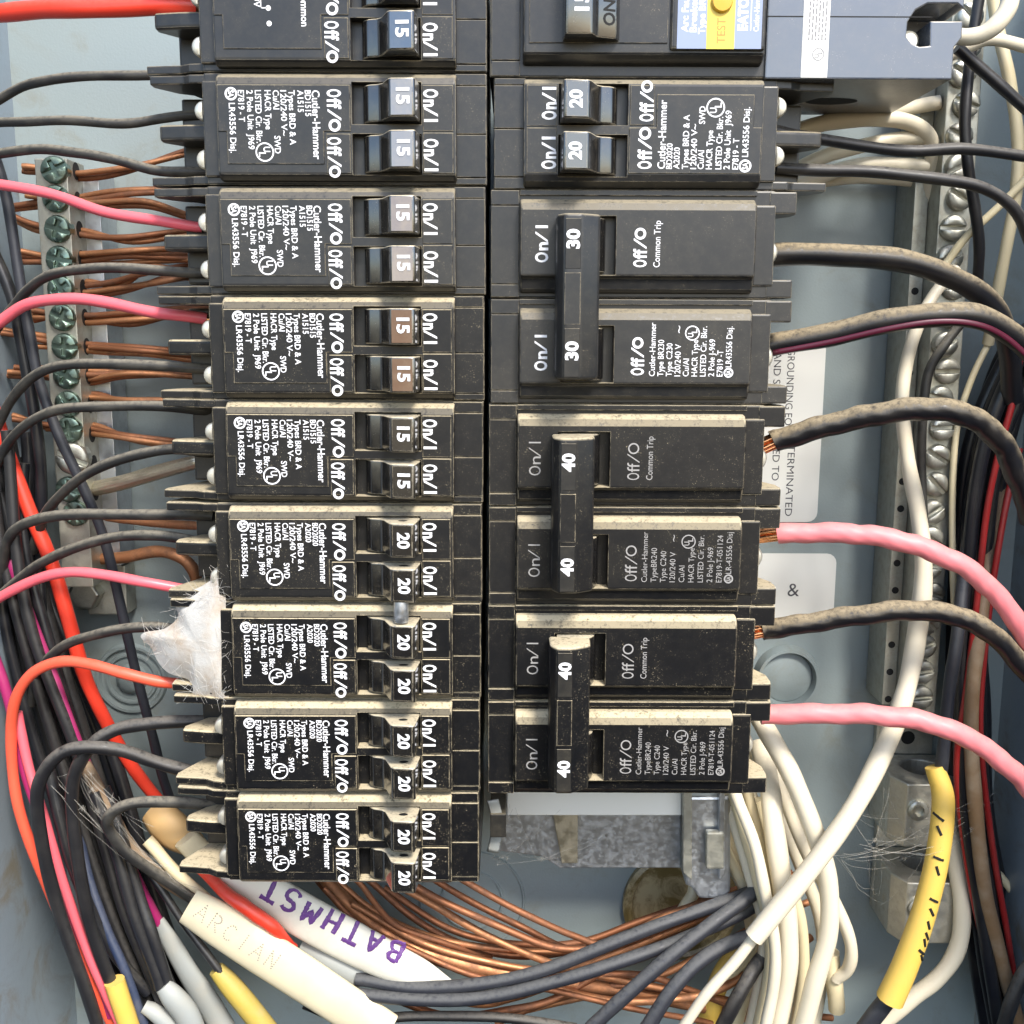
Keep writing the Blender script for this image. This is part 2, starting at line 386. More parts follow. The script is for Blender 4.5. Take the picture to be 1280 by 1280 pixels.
# ---------------------------------------------------------------- twin (tandem) breakers
UPR = dict(rd=(0, -1), up=(1, 0))      # reads downwards, tops of letters to the right
def ul_mark(mb, c, r, w, rd, up):
    ring(mb, c, r*.84, r, w)
    def at(x, y): return (c[0]+rd[0]*x+up[0]*y, c[1]+rd[1]*x+up[1]*y)
    put_text(mb, 'U', at(-r*.55, -r*.12), rd, up, r*.72, r*.55, .02, w)
    put_text(mb, 'L', at(r*.02, -r*.62), rd, up, r*.72, r*.5, .02, w)
def csa_mark(mb, c, r, w, rd, up):
    ring(mb, c, r*.68, r, w)
    def at(x, y): return (c[0]+rd[0]*x+up[0]*y, c[1]+rd[1]*x+up[1]*y)
    put_text(mb, 'SA', at(-r*.52, -r*.42), rd, up, r*.84, r*1.04, .03, w)
def twin_print(amp):
    """print on the label plate, local mm (a, b)"""
    mb = MB(); w = 3.34; b0 = 8.0
    L = [('Cutler-Hammer', -39.1, 1.75, 15.2, .014), ('BD%d%d' % (amp, amp), -40.9, 1.35, 5.7, .014), ('A%d%d' % (amp, amp), -42.6, 1.35, 4.8, .014),
         ('Types BRD & A', -44.6, 1.4, 12.0, .013), ('120/240 V~', -46.5, 1.35, 10.0, .013), ('Cu/Al', -48.2, 1.4, 4.2, .013),
         ('HACR Type', -50.1, 1.4, 8.6, .013), ('LISTED Cir. Bkr.', -52.3, 1.4, 11.6, .013),
         ('2 Pole Unit  J969', -54.2, 1.4, 13.0, .013), ('E7819 - T', -56.2, 1.4, 6.9, .013)]
    for s, a, h, ln, bo in L: put_text(mb, s, (a - h*.5, b0), height=h, length=ln, bold=bo, w=w, **UPR)
    put_text(mb, 'SWD', (-48.2 - .67, -2.0), height=1.4, length=3.9, bold=.013, w=w, **UPR)
    put_text(mb, 'LR43556 Disj.', (-58.4 - .67, 5.2), height=1.4, length=11.0, bold=.013, w=w, **UPR)
    csa_mark(mb, (-58.5, 7.2), 1.45, w, (0, -1), (1, 0)); ul_mark(mb, (-51.2, -5.6), 2.15, w, (0, -1), (1, 0))
    return mb
def common_print():
    mb = MB(); w = 3.34
    put_text(mb, 'Common', (-42.0, 4.4), height=1.6, length=8.0, bold=.02, w=w, **UPR)
    put_text(mb, '240V', (-52.6, 5.0), height=1.5, length=4.6, bold=.015, w=w, **UPR)
    mb.add([(-51.2, .2, w), (-50.95, .2, w), (-50.95, 8, w), (-51.2, 8, w)], [(0, 1, 2, 3)])
    mb.add([(-51.2, .2, w), (-49.6, .2, w), (-49.6, .45, w), (-51.2, .45, w)], [(0, 1, 2, 3)])
    for p in ((-49.4, .3), (-49.3, -3.0)): ring(mb, p, 0.0, .6, w, 14)
    return mb
def poly_plate(poly, w0, w1): return MB().prism(poly, 'w', w0, w1)
def wing(profile, b0, b1): return MB().prism(profile, 'v', b0, b1)
WING = [(-65.5, -1.0), (-69.5, -1.2), (-71, -2.2), (-79.2, -3.0), (-79.4, -6.5), (-75.5, -13), (-72.5, -15), (-71, -21), (-65.5, -23)]
WINGB = [(-65.5, -1.0), (-69.5, -1.6), (-72, -3.2), (-80.2, -4.2), (-80.4, -7), (-74.5, -20), (-65.5, -25)]
WINGM = [(-65.5, -4.5), (-72, -5.0), (-78.5, -6.2), (-78.7, -9), (-74.5, -15), (-71, -20), (-65.5, -22)]
def clamp_prof(): return WINGM
_mesh = {}
def twin_meshes():
    d = _mesh
    if d: return d
    lo = MB().box(-66, -.2, -12.55, 12.55, -45, -.6).mesh('body', bevel=.5)
    cut = MB()
    for b0, b1 in ((-10.6, -1.5), (.6, 9.9)): cut.box(-31.2, -15.2, b0, b1, -5, 8)
    face = MB().prism([(-11.9, -2), (-11.7, 1.6), (-10.6, 3), (9.4, 3), (10.9, 2.5), (12.0, .6), (12.2, -2)], 'u', -62.4, -7.2).mesh('face')
    face = bevel_mesh(face, .55, 2, 50)
    d['face'] = bevel_mesh(boolean(face, cut.mesh('cut')), .12, 1, 60)
    d['body'] = lo
    step = MB(); step.box(-7.6, -.5, -12.3, -10.9, -1, .1); step.box(-7.6, -.4, -10.7, -1.2, -1, .35); step.box(-7.6, -.4, -1.0, 9.6, -1, .35); step.box(-7.6, -.5, 9.8, 12.3, -1, .1)
    d['step'] = step.mesh('step', bevel=.15)
    d['strip'] = MB().box(-66.2, -62.2, -10.8, 10.6, -4, .3).mesh('strip', bevel=.4)
    d['label_plate'] = poly_plate([(-62.0, 9.2), (-31.5, 9.2), (-31.5, -1.0), (-37.7, -1.0), (-37.7, -8.3), (-60.1, -8.3), (-60.1, -1.1), (-62.0, -1.1)], 2.7, 3.28).mesh('label_plate', bevel=.12, seg=1)
    d['off_plate'] = poly_plate([(-37.2, -1.5), (-31.6, -1.5), (-31.6, -10.3), (-37.2, -10.3)], 2.7, 3.22).mesh('off_plate', bevel=.12, seg=1)
    on = MB(); on.box(-14.9, -7.9, -.9, 9.2, 2.7, 3.2); d['on_a'] = on.mesh('on_plate', bevel=.12, seg=1)
    on = MB(); on.box(-14.9, -7.9, -10.3, -1.2, 2.7, 3.2); d['on_b'] = on.mesh('on_plate', bevel=.12, seg=1)
    TP = [(-28.7, -4), (-28.9, .4), (-28.3, 2.0), (-27.0, 3.0), (-25.2, 3.5), (-24.0, 4.6), (-22.2, 9.3), (-21.6, 10.0), (-16.5, 10.5), (-16.0, 10.2), (-15.4, 3), (-15.4, -4)]
    d['toggle'] = MB().prism(TP, 'v', -4.15, 4.15).mesh('toggle', bevel=.4, seg=3, ang=40, smooth=40)
    d['hole'] = MB().lathe((0, 0, 0), [(.95, 0), (.9, .06)], 12)
    h = MB();
    n = 12; h.add([(-19.2 + 1.15*math.cos(2*math.pi*i/n), 4.22, 6.4 + .75*math.sin(2*math.pi*i/n)) for i in range(n)], [tuple(range(n))])
    d['hole'] = h.mesh('tie_hole', recalc=False)
    d['wing_t'] = wing(WING, 10.3, 12.3).mesh('wing', bevel=.35)
    d['wing_b'] = wing(WINGB, -12.4, -10.4).mesh('wing', bevel=.35)
    d['wing_m'] = wing(WINGM, -1.9, 1.9).mesh('wing', bevel=.9, seg=3)
    d['terminal'] = MB().box(-75.6, -66.1, -9.6, 9.6, -42, -15).mesh('terminal', bevel=.6)
    s = MB().lathe((0, 0, 0), [(2.3, -4), (2.3, -.5), (2.0, 0), (.2, .1)], 18); d['screw'] = bevel_mesh(boolean(s.mesh('screw'), MB().box(-.3, .3, -4, 4, -.6, 3).mesh('cut')), .1, 1, 40)
    o = MB(); mark(o, 'off', (-36.7, 8.2), (0, -1), (1, 0), 3.1, 9.3, .03, 3.34, .62); d['off_1'] = o.mesh('off_print', recalc=False)
    o = MB(); mark(o, 'off', (-36.9, -2.3), (0, -1), (1, 0), 3.1, 9.0, .03, 3.34, .62); d['off_2'] = o.mesh('off_print', recalc=False)
    o = MB(); mark(o, 'on', (-14.6, 8.3), (0, -1), (1, 0), 3.2, 7.2, .035, 3.3, .62); d['on_1'] = o.mesh('on_print', recalc=False)
    o = MB(); mark(o, 'on', (-14.6, -2.6), (0, -1), (1, 0), 3.2, 7.2, .035, 3.3, .62); d['on_2'] = o.mesh('on_print', recalc=False)
    for amp in (15, 20):
        o = MB(); put_text(o, str(amp), (-20.1, 2.0), height=2.8, length=3.6 if amp == 15 else 3.9, bold=.035, w=10.46, **UPR)
        o.v = [(x, y, 10.05 + (x + 21.6)*.098 + .09) for x, y, z in o.v]
        d['num%d' % amp] = o.mesh('number', recalc=False)
        d['print%d' % amp] = twin_print(amp).mesh('label_print', recalc=False)
    fp = MB().prism([(-21.45, 10.0), (-16.7, 10.466), (-16.7, 10.5), (-21.45, 10.034)], 'v', -3.75, 3.75); d['added_plate'] = fp.mesh('added_plate')  # added layer on each knob front; upper rows carry the painted reflection
    d['printc'] = common_print().mesh('label_print', recalc=False)
    return d
def twin(u, v, amp, mat, label, rot=0, kind=None, tilt=0, holes=False, plate='knob'):
    d = twin_meshes(); t = thing('circuit_breaker', u, v, FL, label, 'breaker', 'twin circuit breakers')
    def part(name, key, m, parent=t, loc=None):
        me = d[key].copy() if m is None else d[key]
        ck = (key, m.name)
        if ck not in _mesh:
            mm = d[key].copy(); mm.materials.clear(); mm.materials.append(m); _mesh[ck] = mm
        return link(name, _mesh[ck], None, parent, loc)
    part('body', 'body', mat); f = part('face', 'face', mat); part('step', 'step', mat, f); part('end_strip', 'strip', mat)
    lp = part('label_plate', 'label_plate', mat); pr = part('label_print', 'printc' if kind == 'common' else 'print%d' % amp, M['print'], lp); pr.location = rel((random.uniform(-.25, .25), random.uniform(-.3, .3), random.uniform(0, .01))); pr.rotation_euler = (0, random.uniform(-.008, .008), 0)
    op = part('off_plate', 'off_plate', mat); part('on_plate', 'on_a', mat, f); part('on_plate', 'on_b', mat, f)
    part('off_print', 'off_1', M['print'], lp); part('off_print', 'off_2', M['print'], op)
    part('on_print', 'on_1', M['print'], f); part('on_print', 'on_2', M['print'], f)
    for bc in (5.2, -5.9):
        tg = part('toggle', 'toggle', M['knob'], t, rel((0, bc, 0))); fp_ = part('added_plate', 'added_plate', M[plate], tg); part('number', 'num%d' % amp, M['print'], fp_)
        if holes: part('tie_hole', 'hole', M['black'], tg)
    part('wing', 'wing_t', mat); part('wing', 'wing_m', mat); part('wing', 'wing_b', mat); part('terminal_block', 'terminal', M['pl_clean'])
    part('terminal_screw', 'screw', M['screw_white'], t, rel((-66.5, 4.4, -1.6))); part('terminal_screw', 'screw', M['screw_white'], t, rel((-66.5, -6.6, -1.6)))
    t.rotation_euler = (0, R(180) + tilt if rot else tilt, 0)
    return t
rows = [(0, 15, 'pl_clean', 'topmost twin breaker of the longer column with a line diagram and common print', 'common'),
        (1, 15, 'pl_clean', 'twin 15 amp breaker just below the one with the line diagram', None),
        (2, 15, 'pl_clean', 'twin 15 amp breaker fed by the pink wire above a red wire', None),
        (3, 15, 'pl_mid', 'twin 15 amp breaker with brown painted reflections on its toggles fed by a red wire', None),
        (4, 15, 'pl_mid', 'twin 15 amp breaker with black toggles just above the 20 amp ones', None),
        (5, 20, 'pl_mid', 'dusty twin 20 amp breaker with metal pin below its lower toggle', None),
        (6, 20, 'pl_dusty', 'dusty twin 20 amp breaker beside the white spider nest', None),
        (7, 20, 'pl_dusty', 'dusty twin 20 amp breaker second from the bottom of its column', None),
        (8, 20, 'pl_dusty', 'dusty twin 20 amp breaker at the bottom of its column', None)]
for r, amp, mat, lab, kd in rows:
    twin(-6.0 - .28*max(r-1, 0), -(r-1)*25.2 - 12.5, amp, M[mat], lab, kind=kd, tilt=random.uniform(-.004, .004), holes=r >= 5, plate={0: 'refl_blue', 1: 'refl_pale', 2: 'refl_grey', 3: 'refl_brown'}.get(r, 'knob'))
twin(-4.9, -13.4, 20, M['pl_clean'], 'twin 20 amp breaker alone above the tall double pole handles', rot=1)
# pin that ties two toggles
pc = P(501, 763, 74)
b = MB().cyl((pc[0], pc[1]-3.1, 73.2), 1.8, 6.2, 'v', 20)
top('tie_pin', b, M['steel'], 'short silver metal pin tying two 20 amp toggles together', 'pin', bevel=.25, smooth=40, origin=(pc[0], pc[1]-3.1, 73.2))

# ---------------------------------------------------------------- two pole breakers with tall handles
DNR = dict(rd=(0, 1), up=(-1, 0))      # reads upwards, tops of letters to the left
def pole_meshes(d={}):
    if d: return d
    d['body'] = MB().box(.2, 67.5, -12.55, 12.55, -45, -.6).mesh('body', bevel=.5)
    fl = MB(); fl.box(.4, 7.0, 9.0, 12.3, -1, .2); fl.box(.4, 7.0, -12.3, -9.4, -1, .2); fl.box(.4, 7.0, -9.2, 8.8, -1, 0)
    fl.box(7.2, 63, 11.2, 12.45, -1, .15); d['flange'] = fl.mesh('flange', bevel=.15)
    f = MB().prism([(-11.6, -2), (-11.2, .9), (-10.4, 1.6), (-7.8, 2.2), (-7.6, 3.4), (7.6, 3.4), (9.2, 2.6), (10.2, .9), (10.4, -2)], 'u', 7.2, 62.4).mesh('face')
    f = bevel_mesh(f, .7, 3, 40)
    cut = MB().box(17.0, 29.6, -7.2, 6.2, -6, 9).mesh('cut')
    d['face'] = bevel_mesh(boolean(f, cut), .12, 1, 60)
    tp = [(17.4, -5), (17.4, 6), (18, 8), (23, 7.5), (25, 6), (26.6, 3.9), (27.4, 1.0), (27.6, -5)]
    d['toggle'] = MB().prism(tp, 'v', -6.6, 5.7).mesh('toggle', bevel=.5, seg=2, smooth=40)
    d['strip'] = MB().box(62.6, 67.6, -9.6, 9.2, -5, -.1).mesh('strip', bevel=.5)
    d['wing_t'] = MB().prism([(66, -.4), (72.5, -.6), (72.9, -3), (72.9, -7), (68.5, -17), (66, -20)], 'v', 7.2, 12.3).mesh('wing', bevel=.4)
    d['wing_b'] = MB().prism([(66, -.4), (72.3, -.6), (72.7, -3), (72.7, -8), (67, -22)], 'v', -12.3, -8.0).mesh('wing', bevel=.4)
    d['terminal'] = MB().box(67.6, 69.6, -7.6, 7.0, -40, -16).mesh('terminal_block', bevel=.4)
    d['screw'] = MB().lathe((0, 0, 0), [(3.3, -5), (3.3, -.9), (2.8, .2), (1.6, .7), (.2, .8)], 20).mesh('screw', smooth=40)
    return d
def two_pole(u, v, amp, mat, label, thin=False, vs=25.2):
    d = pole_meshes(); t = thing('circuit_breaker', u, v, FL, label, 'breaker', 'double pole circuit breakers')
    pm = M['print_grey'] if thin else M['print']; bo = 0.0 if thin else .028
    def part(name, key, m, parent=t, loc=None):
        me = d[key] if isinstance(key, str) else key
        ck = (me.name, m.name)
        if ck not in _mesh:
            mm = me.copy(); mm.materials.clear(); mm.materials.append(m); _mesh[ck] = mm
        return link(name, _mesh[ck], None, parent, loc)
    for k, bc in enumerate((vs/2, -vs/2)):
        o = rel((0, bc, 0))
        part('body', 'body', mat, t, o); part('flange', 'flange', mat, t, o); part('end_strip', 'strip', mat, t, o)
        f = part('face', 'face', mat, t, o); part('toggle', 'toggle', M['knob'], t, o)
        part('wing', 'wing_t', mat, t, o); part('wing', 'wing_b', mat, t, o); part('terminal_block', 'terminal', M['pl_clean'], t, o)
        part('terminal_screw', 'screw', M['screw_white'], t, rel((66.6, bc - 1.2, -5.6)))
        mb = MB(); mark(mb, 'on', (13.7 if not thin else 12.9, -4.4), (0, 1), (-1, 0), 2.9, 8.6, bo, 3.46, .35 if thin else .6); link('on_print', mb.mesh('on_print', recalc=False), pm, f)
        mb = MB(); mark(mb, 'off', (36.8, -5.4), (0, 1), (-1, 0), 3.0, 9.0, bo, 3.46, .35 if thin else .6); link('off_print', mb.mesh('off_print', recalc=False), pm, f)
        mb = MB()
        if k == 0: put_text(mb, 'Common Trip', (40.0, -5.4), height=1.55, length=10.6, bold=.004, w=3.46, **DNR)
        else:
            ty = ('TypeBR2%d' if thin else 'Type BR2%d') % amp
            L = [('Cutler-Hammer', 12.6), (ty, 8.6), ('Type C2%d' % amp, 7.8), ('120/240 V', 7.6), ('Cu/Al', 4.2), ('HACR Type', 8.6), ('LISTED Cir. Bkr.', 11.8), ('2 Pole J-969', 8.8)]
            L += [('E7819-T-051124', 11.8), ('LR-43556 Disj', 10.4)] if thin else [('E7819 -T', 6.2), ('LR43556 Disj.', 9.6)]
            a0, st = (38.9, 2.02) if not thin else (38.7, 2.3)
            for i, (s, ln) in enumerate(L):
                put_text(mb, s, (a0 + i*st + .6, -5.6 + (2.2 if i == 9 else 0)), height=1.4, length=ln, bold=0 if thin else .006, w=3.46, **DNR)
            put_text(mb, '~', (a0 + 3*st + .8, 4.6), height=1.9, length=1.7, w=3.46, **DNR)
            ul_mark(mb, (a0 + 4.6*st, 4.6), 1.75, 3.46, (0, 1), (-1, 0)); csa_mark(mb, (a0 + 9*st, -4.7), 1.15, 3.46, (0, 1), (-1, 0))
        link('label_print', mb.mesh('label_print', recalc=False), pm, f)
    hp = [(15.4, 4.2), (15.5, 11.6), (17.1, 14.6), (20.9, 14.6), (25.3, 11.6), (25.6, 5.6)]
    h = MB().prism(hp, 'v', -18.6, 18.4).mesh('handle_tie', bevel=.8, seg=3, ang=20, smooth=35)
    ht = link('handle', h, mat, t)
    for b0, b1, b2 in ((6.2, 17.2, 10.6), (-18.0, -7.0, -14.2)):
        pl = MB().box(17.3, 20.8, b0, b1, 14.0, 14.68).mesh('number_plate', bevel=.1, seg=1)
        p_ = link('number_plate', pl, M['plate'], ht)
        mb = MB(); put_text(mb, str(amp), (20.4, b2), height=2.8, length=4.3, bold=.04, w=14.75, **DNR)
        link('number', mb.mesh('number', recalc=False), M['print'], p_)
    pl = MB().box(17.2, 20.9, -6.2, 5.4, 14.0, 14.63).mesh('grip', bevel=.1, seg=1); link('grip_plate', pl, mat, ht)
    return t
two_pole(-5.6, -51.0, 30, M['pl_clean'], 'double pole breaker with tall handle marked 30 twice')
two_pole(-6.0, -101.4, 40, M['pl_mid'], 'double pole 40 amp breaker just below the 30 amp one', True)
two_pole(-6.2, -151.6, 40, M['pl_dusty'], 'dusty double pole 40 amp breaker above the silver bracket', True)

# ---------------------------------------------------------------- arc fault breaker at the top
af = thing('arc_fault_breaker', -5.6, -1.0, FL, 'grey blue arc fault breaker with blue and yellow sticker and long side body', 'breaker')
def pt(name, mb, mat, parent=af, **kw): return link(name, mb.mesh(name, **kw), mat, parent)
pt('body', MB().box(0, 67, .1, 25.3, -45, 0), M['pl_clean'], bevel=.5)
fl = MB(); fl.box(.4, 7, .4, 3.6, -1, .3); fl.box(.4, 7, 3.8, 25, -1, .5)
pt('flange', fl, M['pl_clean'], bevel=.15)
fc = pt('face', MB().prism([(2.4, -1), (3.0, 2.4), (4.4, 4.2), (25, 4.4), (25.2, -1)], 'u', 7.6, 62.5), M['pl_clean'], bevel=.8, seg=3)
pt('front_plate', MB().box(9, 40.3, 6.6, 25, 4, 4.55), M['pl_clean'], fc, bevel=.15)
pt('raised_end', MB().box(40.8, 62.3, 5.0, 25, 3, 5.2), M['pl_clean'], fc, bevel=.9, seg=3)
tg = pt('toggle', MB().prism([(16.5, 4), (16.8, 10.6), (17.2, 11.2), (22.6, 11.2), (23.0, 10.8), (24.2, 8.2), (28.5, 6.6), (29.6, 4)], 'v', 6.9, 25), M['knob'], bevel=.4, seg=2, smooth=40)
mb = MB(); put_text(mb, '15', (21.9, 11.6), height=3.0, length=4.0, bold=.035, w=11.27, **DNR); link('number', mb.mesh('number', recalc=False), M['print'], tg)
mb = MB(); put_text(mb, 'ON', (0, 0), height=2.6, length=5.4, bold=.02, w=0, **DNR)
mb.v = [(28.1 + x, 9.6 + y, 8.2 - (x + 3.9)*.37 + .1) for x, y, z in mb.v]
link('on_print', mb.mesh('on_print', recalc=False), M['black'], tg)
z = 5.27
st = pt('sticker', MB().box(42.3, 61.3, 5.3, 25, 5.0, 5.26), M['st_blue'])
pt('yellow_band', MB().box(48.9, 55.2, 5.25, 25, 5.0, 5.32), M['st_yellow'], st)
pt('test_button', MB().lathe((52.1, 15.2, 0), [(2.4, 4.8), (2.4, 5.9), (2.1, 6.3), (.3, 6.4)], 24), M['st_button'], af, smooth=40)
mb = MB()
for s, a, b0, ln in (('Arc Fault', 44.7, 8.8, 8.6), ('Breaker', 46.6, 8.8, 7.6), ('Type BRAF', 48.5, 8.4, 9.8)): put_text(mb, s, (a, b0), height=1.5, length=ln, bold=.025, w=z, **DNR)
put_text(mb, 'EATON', (58.0, 9.2), height=2.1, length=9.0, bold=.05, w=z, **DNR)
put_text(mb, 'Cutler-Hammer', (60.6, 9.0), height=1.2, length=9.2, bold=.012, w=z, **DNR)
mb.box(58.7, 58.9, 9.2, 25, z-.01, z)
link('sticker_print', mb.mesh('sticker_print', recalc=False), M['print'], st)
mb = MB(); put_text(mb, 'TEST', (53.1, 6.4), height=1.9, length=5.4, bold=.012, w=5.36, **DNR); link('test_print', mb.mesh('test_print', recalc=False), M['st_tan'], st)
def al(px, py, w=66): p = P(px, py, w); return (p[0] + 5.6, p[1] + 1.0)
a1 = al(1193, 60)[0]
ex = MB().prism([(63.4, -.1), (a1, -.1), (a1, 6.9), (a1 + 1.6, 9), (a1 + 1.6, 25), (63.4, 25)], 'w', -42, .9).mesh('side_body')
cut = MB().prism([al(*q) for q in ((1133, 46), (1135, 27), (1145, 12), (1160, 4), (1197, 4), (1212, 16), (1212, 26), (1163, 26), (1163, 57), (1150, 58), (1140, 54))], 'w', -14, 3).mesh('cut')
ex = bevel_mesh(boolean(ex, cut), .35, 2, 40); se = link('side_body', ex, M['blue_grey'], af)
pt('seam_line', MB().box(63.5, 101, 13.25, 13.5, .8, .96), M['black'], se)
pt('side_screw', MB().lathe((*al(1143, 47), 0), [(2.4, -7), (2.4, -2.6), (1.8, -2.0), (.2, -1.9)], 20), M['screw'], se, smooth=40)
pt('vent_hole', MB().prism([(86 + 6.5*math.cos(i*math.pi/9), -24 + 4*math.sin(i*math.pi/9)) for i in range(18)], 'v', -.16, -.05), M['black'], se)
ws = pt('white_sticker', MB().box(71.6, 77.7, .1, 25, .8, 1.0), M['paper'], se, bevel=.08, seg=1)
mb = MB(); ul_mark(mb, (75.4, 5.2), 1.4, 1.03, (0, 1), (-1, 0))
for i in range(6):
    y = 8.2
    while y < 22:
        ln = random.uniform(.4, 1.5); mb.box(72.9 + i*.75, 73.25 + i*.75, y, y + ln, 1.02, 1.03); y += ln + .35
link('sticker_print', mb.mesh('sticker_print', recalc=False), M['ink_faint'], ws)

# ---------------------------------------------------------------- earth bar with green screws
def slot_screw(parent, c, r, mat, ang, green=False):
    """round screw head, slot cut as a recessed dark bar between two half heads"""
    key = ('slot', round(r, 2), green)
    if key not in _mesh:
        h = MB().lathe((0, 0, 0), [(r, -2), (r, 1.2), (r*.93, 1.9), (r*.7, 2.3), (.4, 2.45)] if not green else [(r, -2), (r, .9), (r*.9, 1.5), (r*.5, 1.7), (.4, 1.75)], 18).mesh('screw_head')
        c_ = MB().box(-r*1.2, r*1.2, -r*.17, r*.17, .9, 4)
        if green: k, e = r*.16, r*.66; c_ = MB().prism([(-r*1.2, -k), (-k, -k), (-k, -e), (k, -e), (k, -k), (r*1.2, -k), (r*1.2, k), (k, k), (k, e), (-k, e), (-k, k), (-r*1.2, k)], 'w', .75, 4)
        _mesh[key] = bevel_mesh(boolean(h, c_.mesh('cut')), .12, 1, 40)
        _mesh[key].materials.append(mat)
    o = link('screw', _mesh[key], None, parent, rel(c)); o.rotation_euler = (random.uniform(-.06, .06), ang, random.uniform(-.06, .06)); return o
eb = thing('earth_bar', -124.5, -150, 0, 'upright metal earth bar with green screws holding bare copper wires', 'terminal bar')
eu, ev = -124.5, -150
pe = lambda u, v, w: (u - eu, v - ev, w)
q0, q1 = P(66, 198, 24), P(92, 640, 24)
bar = MB(); bar.box(-5.2, 3.6, q1[1]-22-ev, q0[1]-ev, 12, 24); bo = bar.mesh('bar', bevel=.3); link('bar', bo, M['bar'], eb)
link('stand_off', MB().box(2.9, 8.0, q1[1]-18-ev, q0[1]-2-ev, 1, 13.5).mesh('stand_off', bevel=.2), M['steel'], eb)
link('foot_plate', MB().box(-4.5, 7.5, P(103, 765, 6)[1]-ev, q1[1]-19-ev, .5, 9).mesh('foot_plate', bevel=.4), M['bar'], eb)
for x, y in ((67, 212), (69, 248), (71, 286), (73, 324), (75, 361), (77, 397), (80, 433), (82, 470), (84, 505), (86, 537), (85, 612), (94, 642), (90, 680), (94, 706)):
    p = P(x, y, 25); slot_screw(eb, pe(p[0], p[1], 23.9 if y < 650 else 20), 3.7, M['screw_green'], random.uniform(0, 3), True)
p = P(90, 573, 25); slot_screw(eb, pe(p[0], p[1], 23.9), 4.6, M['screw'], .4)
p = P(103, 745, 14)
hx = MB().lathe((0, 0, 0), [(6.6, -4), (6.6, -2.6), (4.9, -2.5), (4.9, 2), (4.3, 2.5), (.1, 2.6)], 6); o = link('mounting_bolt', hx.mesh('mounting_bolt', bevel=.3), M['screw'], eb, rel(pe(p[0], p[1], 11)))
for y in range(12):                                             # wire holes in the bar's side
    p = P(104, 214 + y*36.5, 18)
    link('wire_hole', MB().cyl((3.62, p[1]-ev, 18), 2.4, .05, 'u', 14).mesh('wire_hole'), M['black'], eb)

# ---------------------------------------------------------------- neutral bar
nu, nv = 120, -150
nb = thing('neutral_bar', nu, nv, 0, 'long metal neutral bar with a column of slotted silver screws', 'terminal bar')
q0, q1 = P(1195, -20, 24), P(1155, 905, 24)
bar = MB(); bar.box(-4.0, 5.0, q1[1]-nv, q0[1]-nv, 12, 24); link('bar', bar.mesh('bar', bevel=.3), M['bar'], nb)
link('back_rail', MB().box(-8.0, -4.1, q1[1]-nv+3, q0[1]-nv, 1, 16).mesh('back_rail', bevel=.2), M['bar'], nb)
for y in (130, 170, 208, 246, 285, 322, 358, 394, 430, 464, 498, 535, 571, 606, 640, 673, 708, 743, 778, 808, 840, 872, 20, 56, 92):
    p = P(1180, y, 25); slot_screw(nb, (random.uniform(-.5, 1.4), p[1]-nv, 23.9), 3.6, M['screw'], random.uniform(-.9, .9))
for y in range(330, 880, 34):
    p = P(1150, y, 16); link('wire_hole', MB().cyl((-6.2, p[1]-nv, 15.9), 1.05, .2, 'w', 12).mesh('wire_hole'), M['black'], nb)

# ---------------------------------------------------------------- conductor lugs
def lug(px, py, label):
    c = P(px, py, 20); t = thing('cable_lug', c[0], c[1], 0, label, 'lug', 'set screw lugs on the back sheet')
    bl = MB().prism([(-10, 3), (-10, 20), (-7, 26), (9, 26), (11, 20), (11, 3)], 'v', -11, 9).mesh('block')
    cu = MB().cyl((2, -14, 13), 6.2, 30, 'v', 22).mesh('cut')
    link('block', bevel_mesh(boolean(bl, cu), .5, 2, 30), M['lug'], t)
    link('set_screw', MB().lathe((-3.5, 1, 0), [(3.1, 22), (3.1, 27), (2.6, 27.4), (1.6, 27.4), (1.6, 25)], 20).mesh('set_screw', smooth=40), M['screw'], t)
    link('mounting_tab', MB().box(-9, 9, 9.05, 19, .3, 3).mesh('mounting_tab', bevel=.3), M['lug'], t)
    link('tab_hole', MB().cyl((1, 14.5, 3.01), 2.2, .1, 'w', 16).mesh('tab_hole'), M['black'], t)
lug(1152, 1005, 'tarnished cast lug just below the neutral bar behind the yellow sleeve')
lug(1152, 1125, 'tarnished cast lug low on the back sheet half hidden by yellow sleeve')

# ---------------------------------------------------------------- paper labels on the back sheet
def paper(px0, py0, px1, py1, label, lines):
    a, c = P(px0, py1, .2), P(px1, py0, .2)
    t = thing('paper_label', a[0], a[1], .1, label, 'label'); x1, y1 = c[0]-a[0], c[1]-a[1]
    r = 3.0; poly = []
    for cx, cy, a0 in ((x1-r, r, -90), (x1-r, y1-r, 0), (r, y1-r, 90), (r, r, 180)):
        poly += [(cx + r*math.cos(R(a0 + k*22.5)), cy + r*math.sin(R(a0 + k*22.5))) for k in range(5)]
    sh = link('sheet', MB().prism(poly, 'w', .05, .22).mesh('sheet'), M['paper'], t)
    mb = MB()
    for s, px, py, h, ln, way in lines:
        o = P(px, py, .2); k = UPR if way == 'd' else dict(rd=(1, 0), up=(0, 1))
        put_text(mb, s, (o[0]-a[0], o[1]-a[1]), height=h, length=ln, bold=0, w=.26, **k)
    link('label_print', mb.mesh('label_print', recalc=False), M['ink'], t)
paper(880, 424, 1033, 652, 'white paper label printed GROUNDING with lines running downwards', [('GROUNDING EQU', 985, 436, 2.2, 25, 'd'), ('TERMINATED', 985, 556, 2.2, 22, 'd'), ('AND S', 968, 440, 2.2, 9.5, 'd'), ('ED TO', 966, 562, 2.2, 9.5, 'd')])
paper(880, 692, 1046, 775, 'white paper label with an ampersand above lowest black thick wire', [('&', 984, 745, 4.2, 3.6, 'r')])

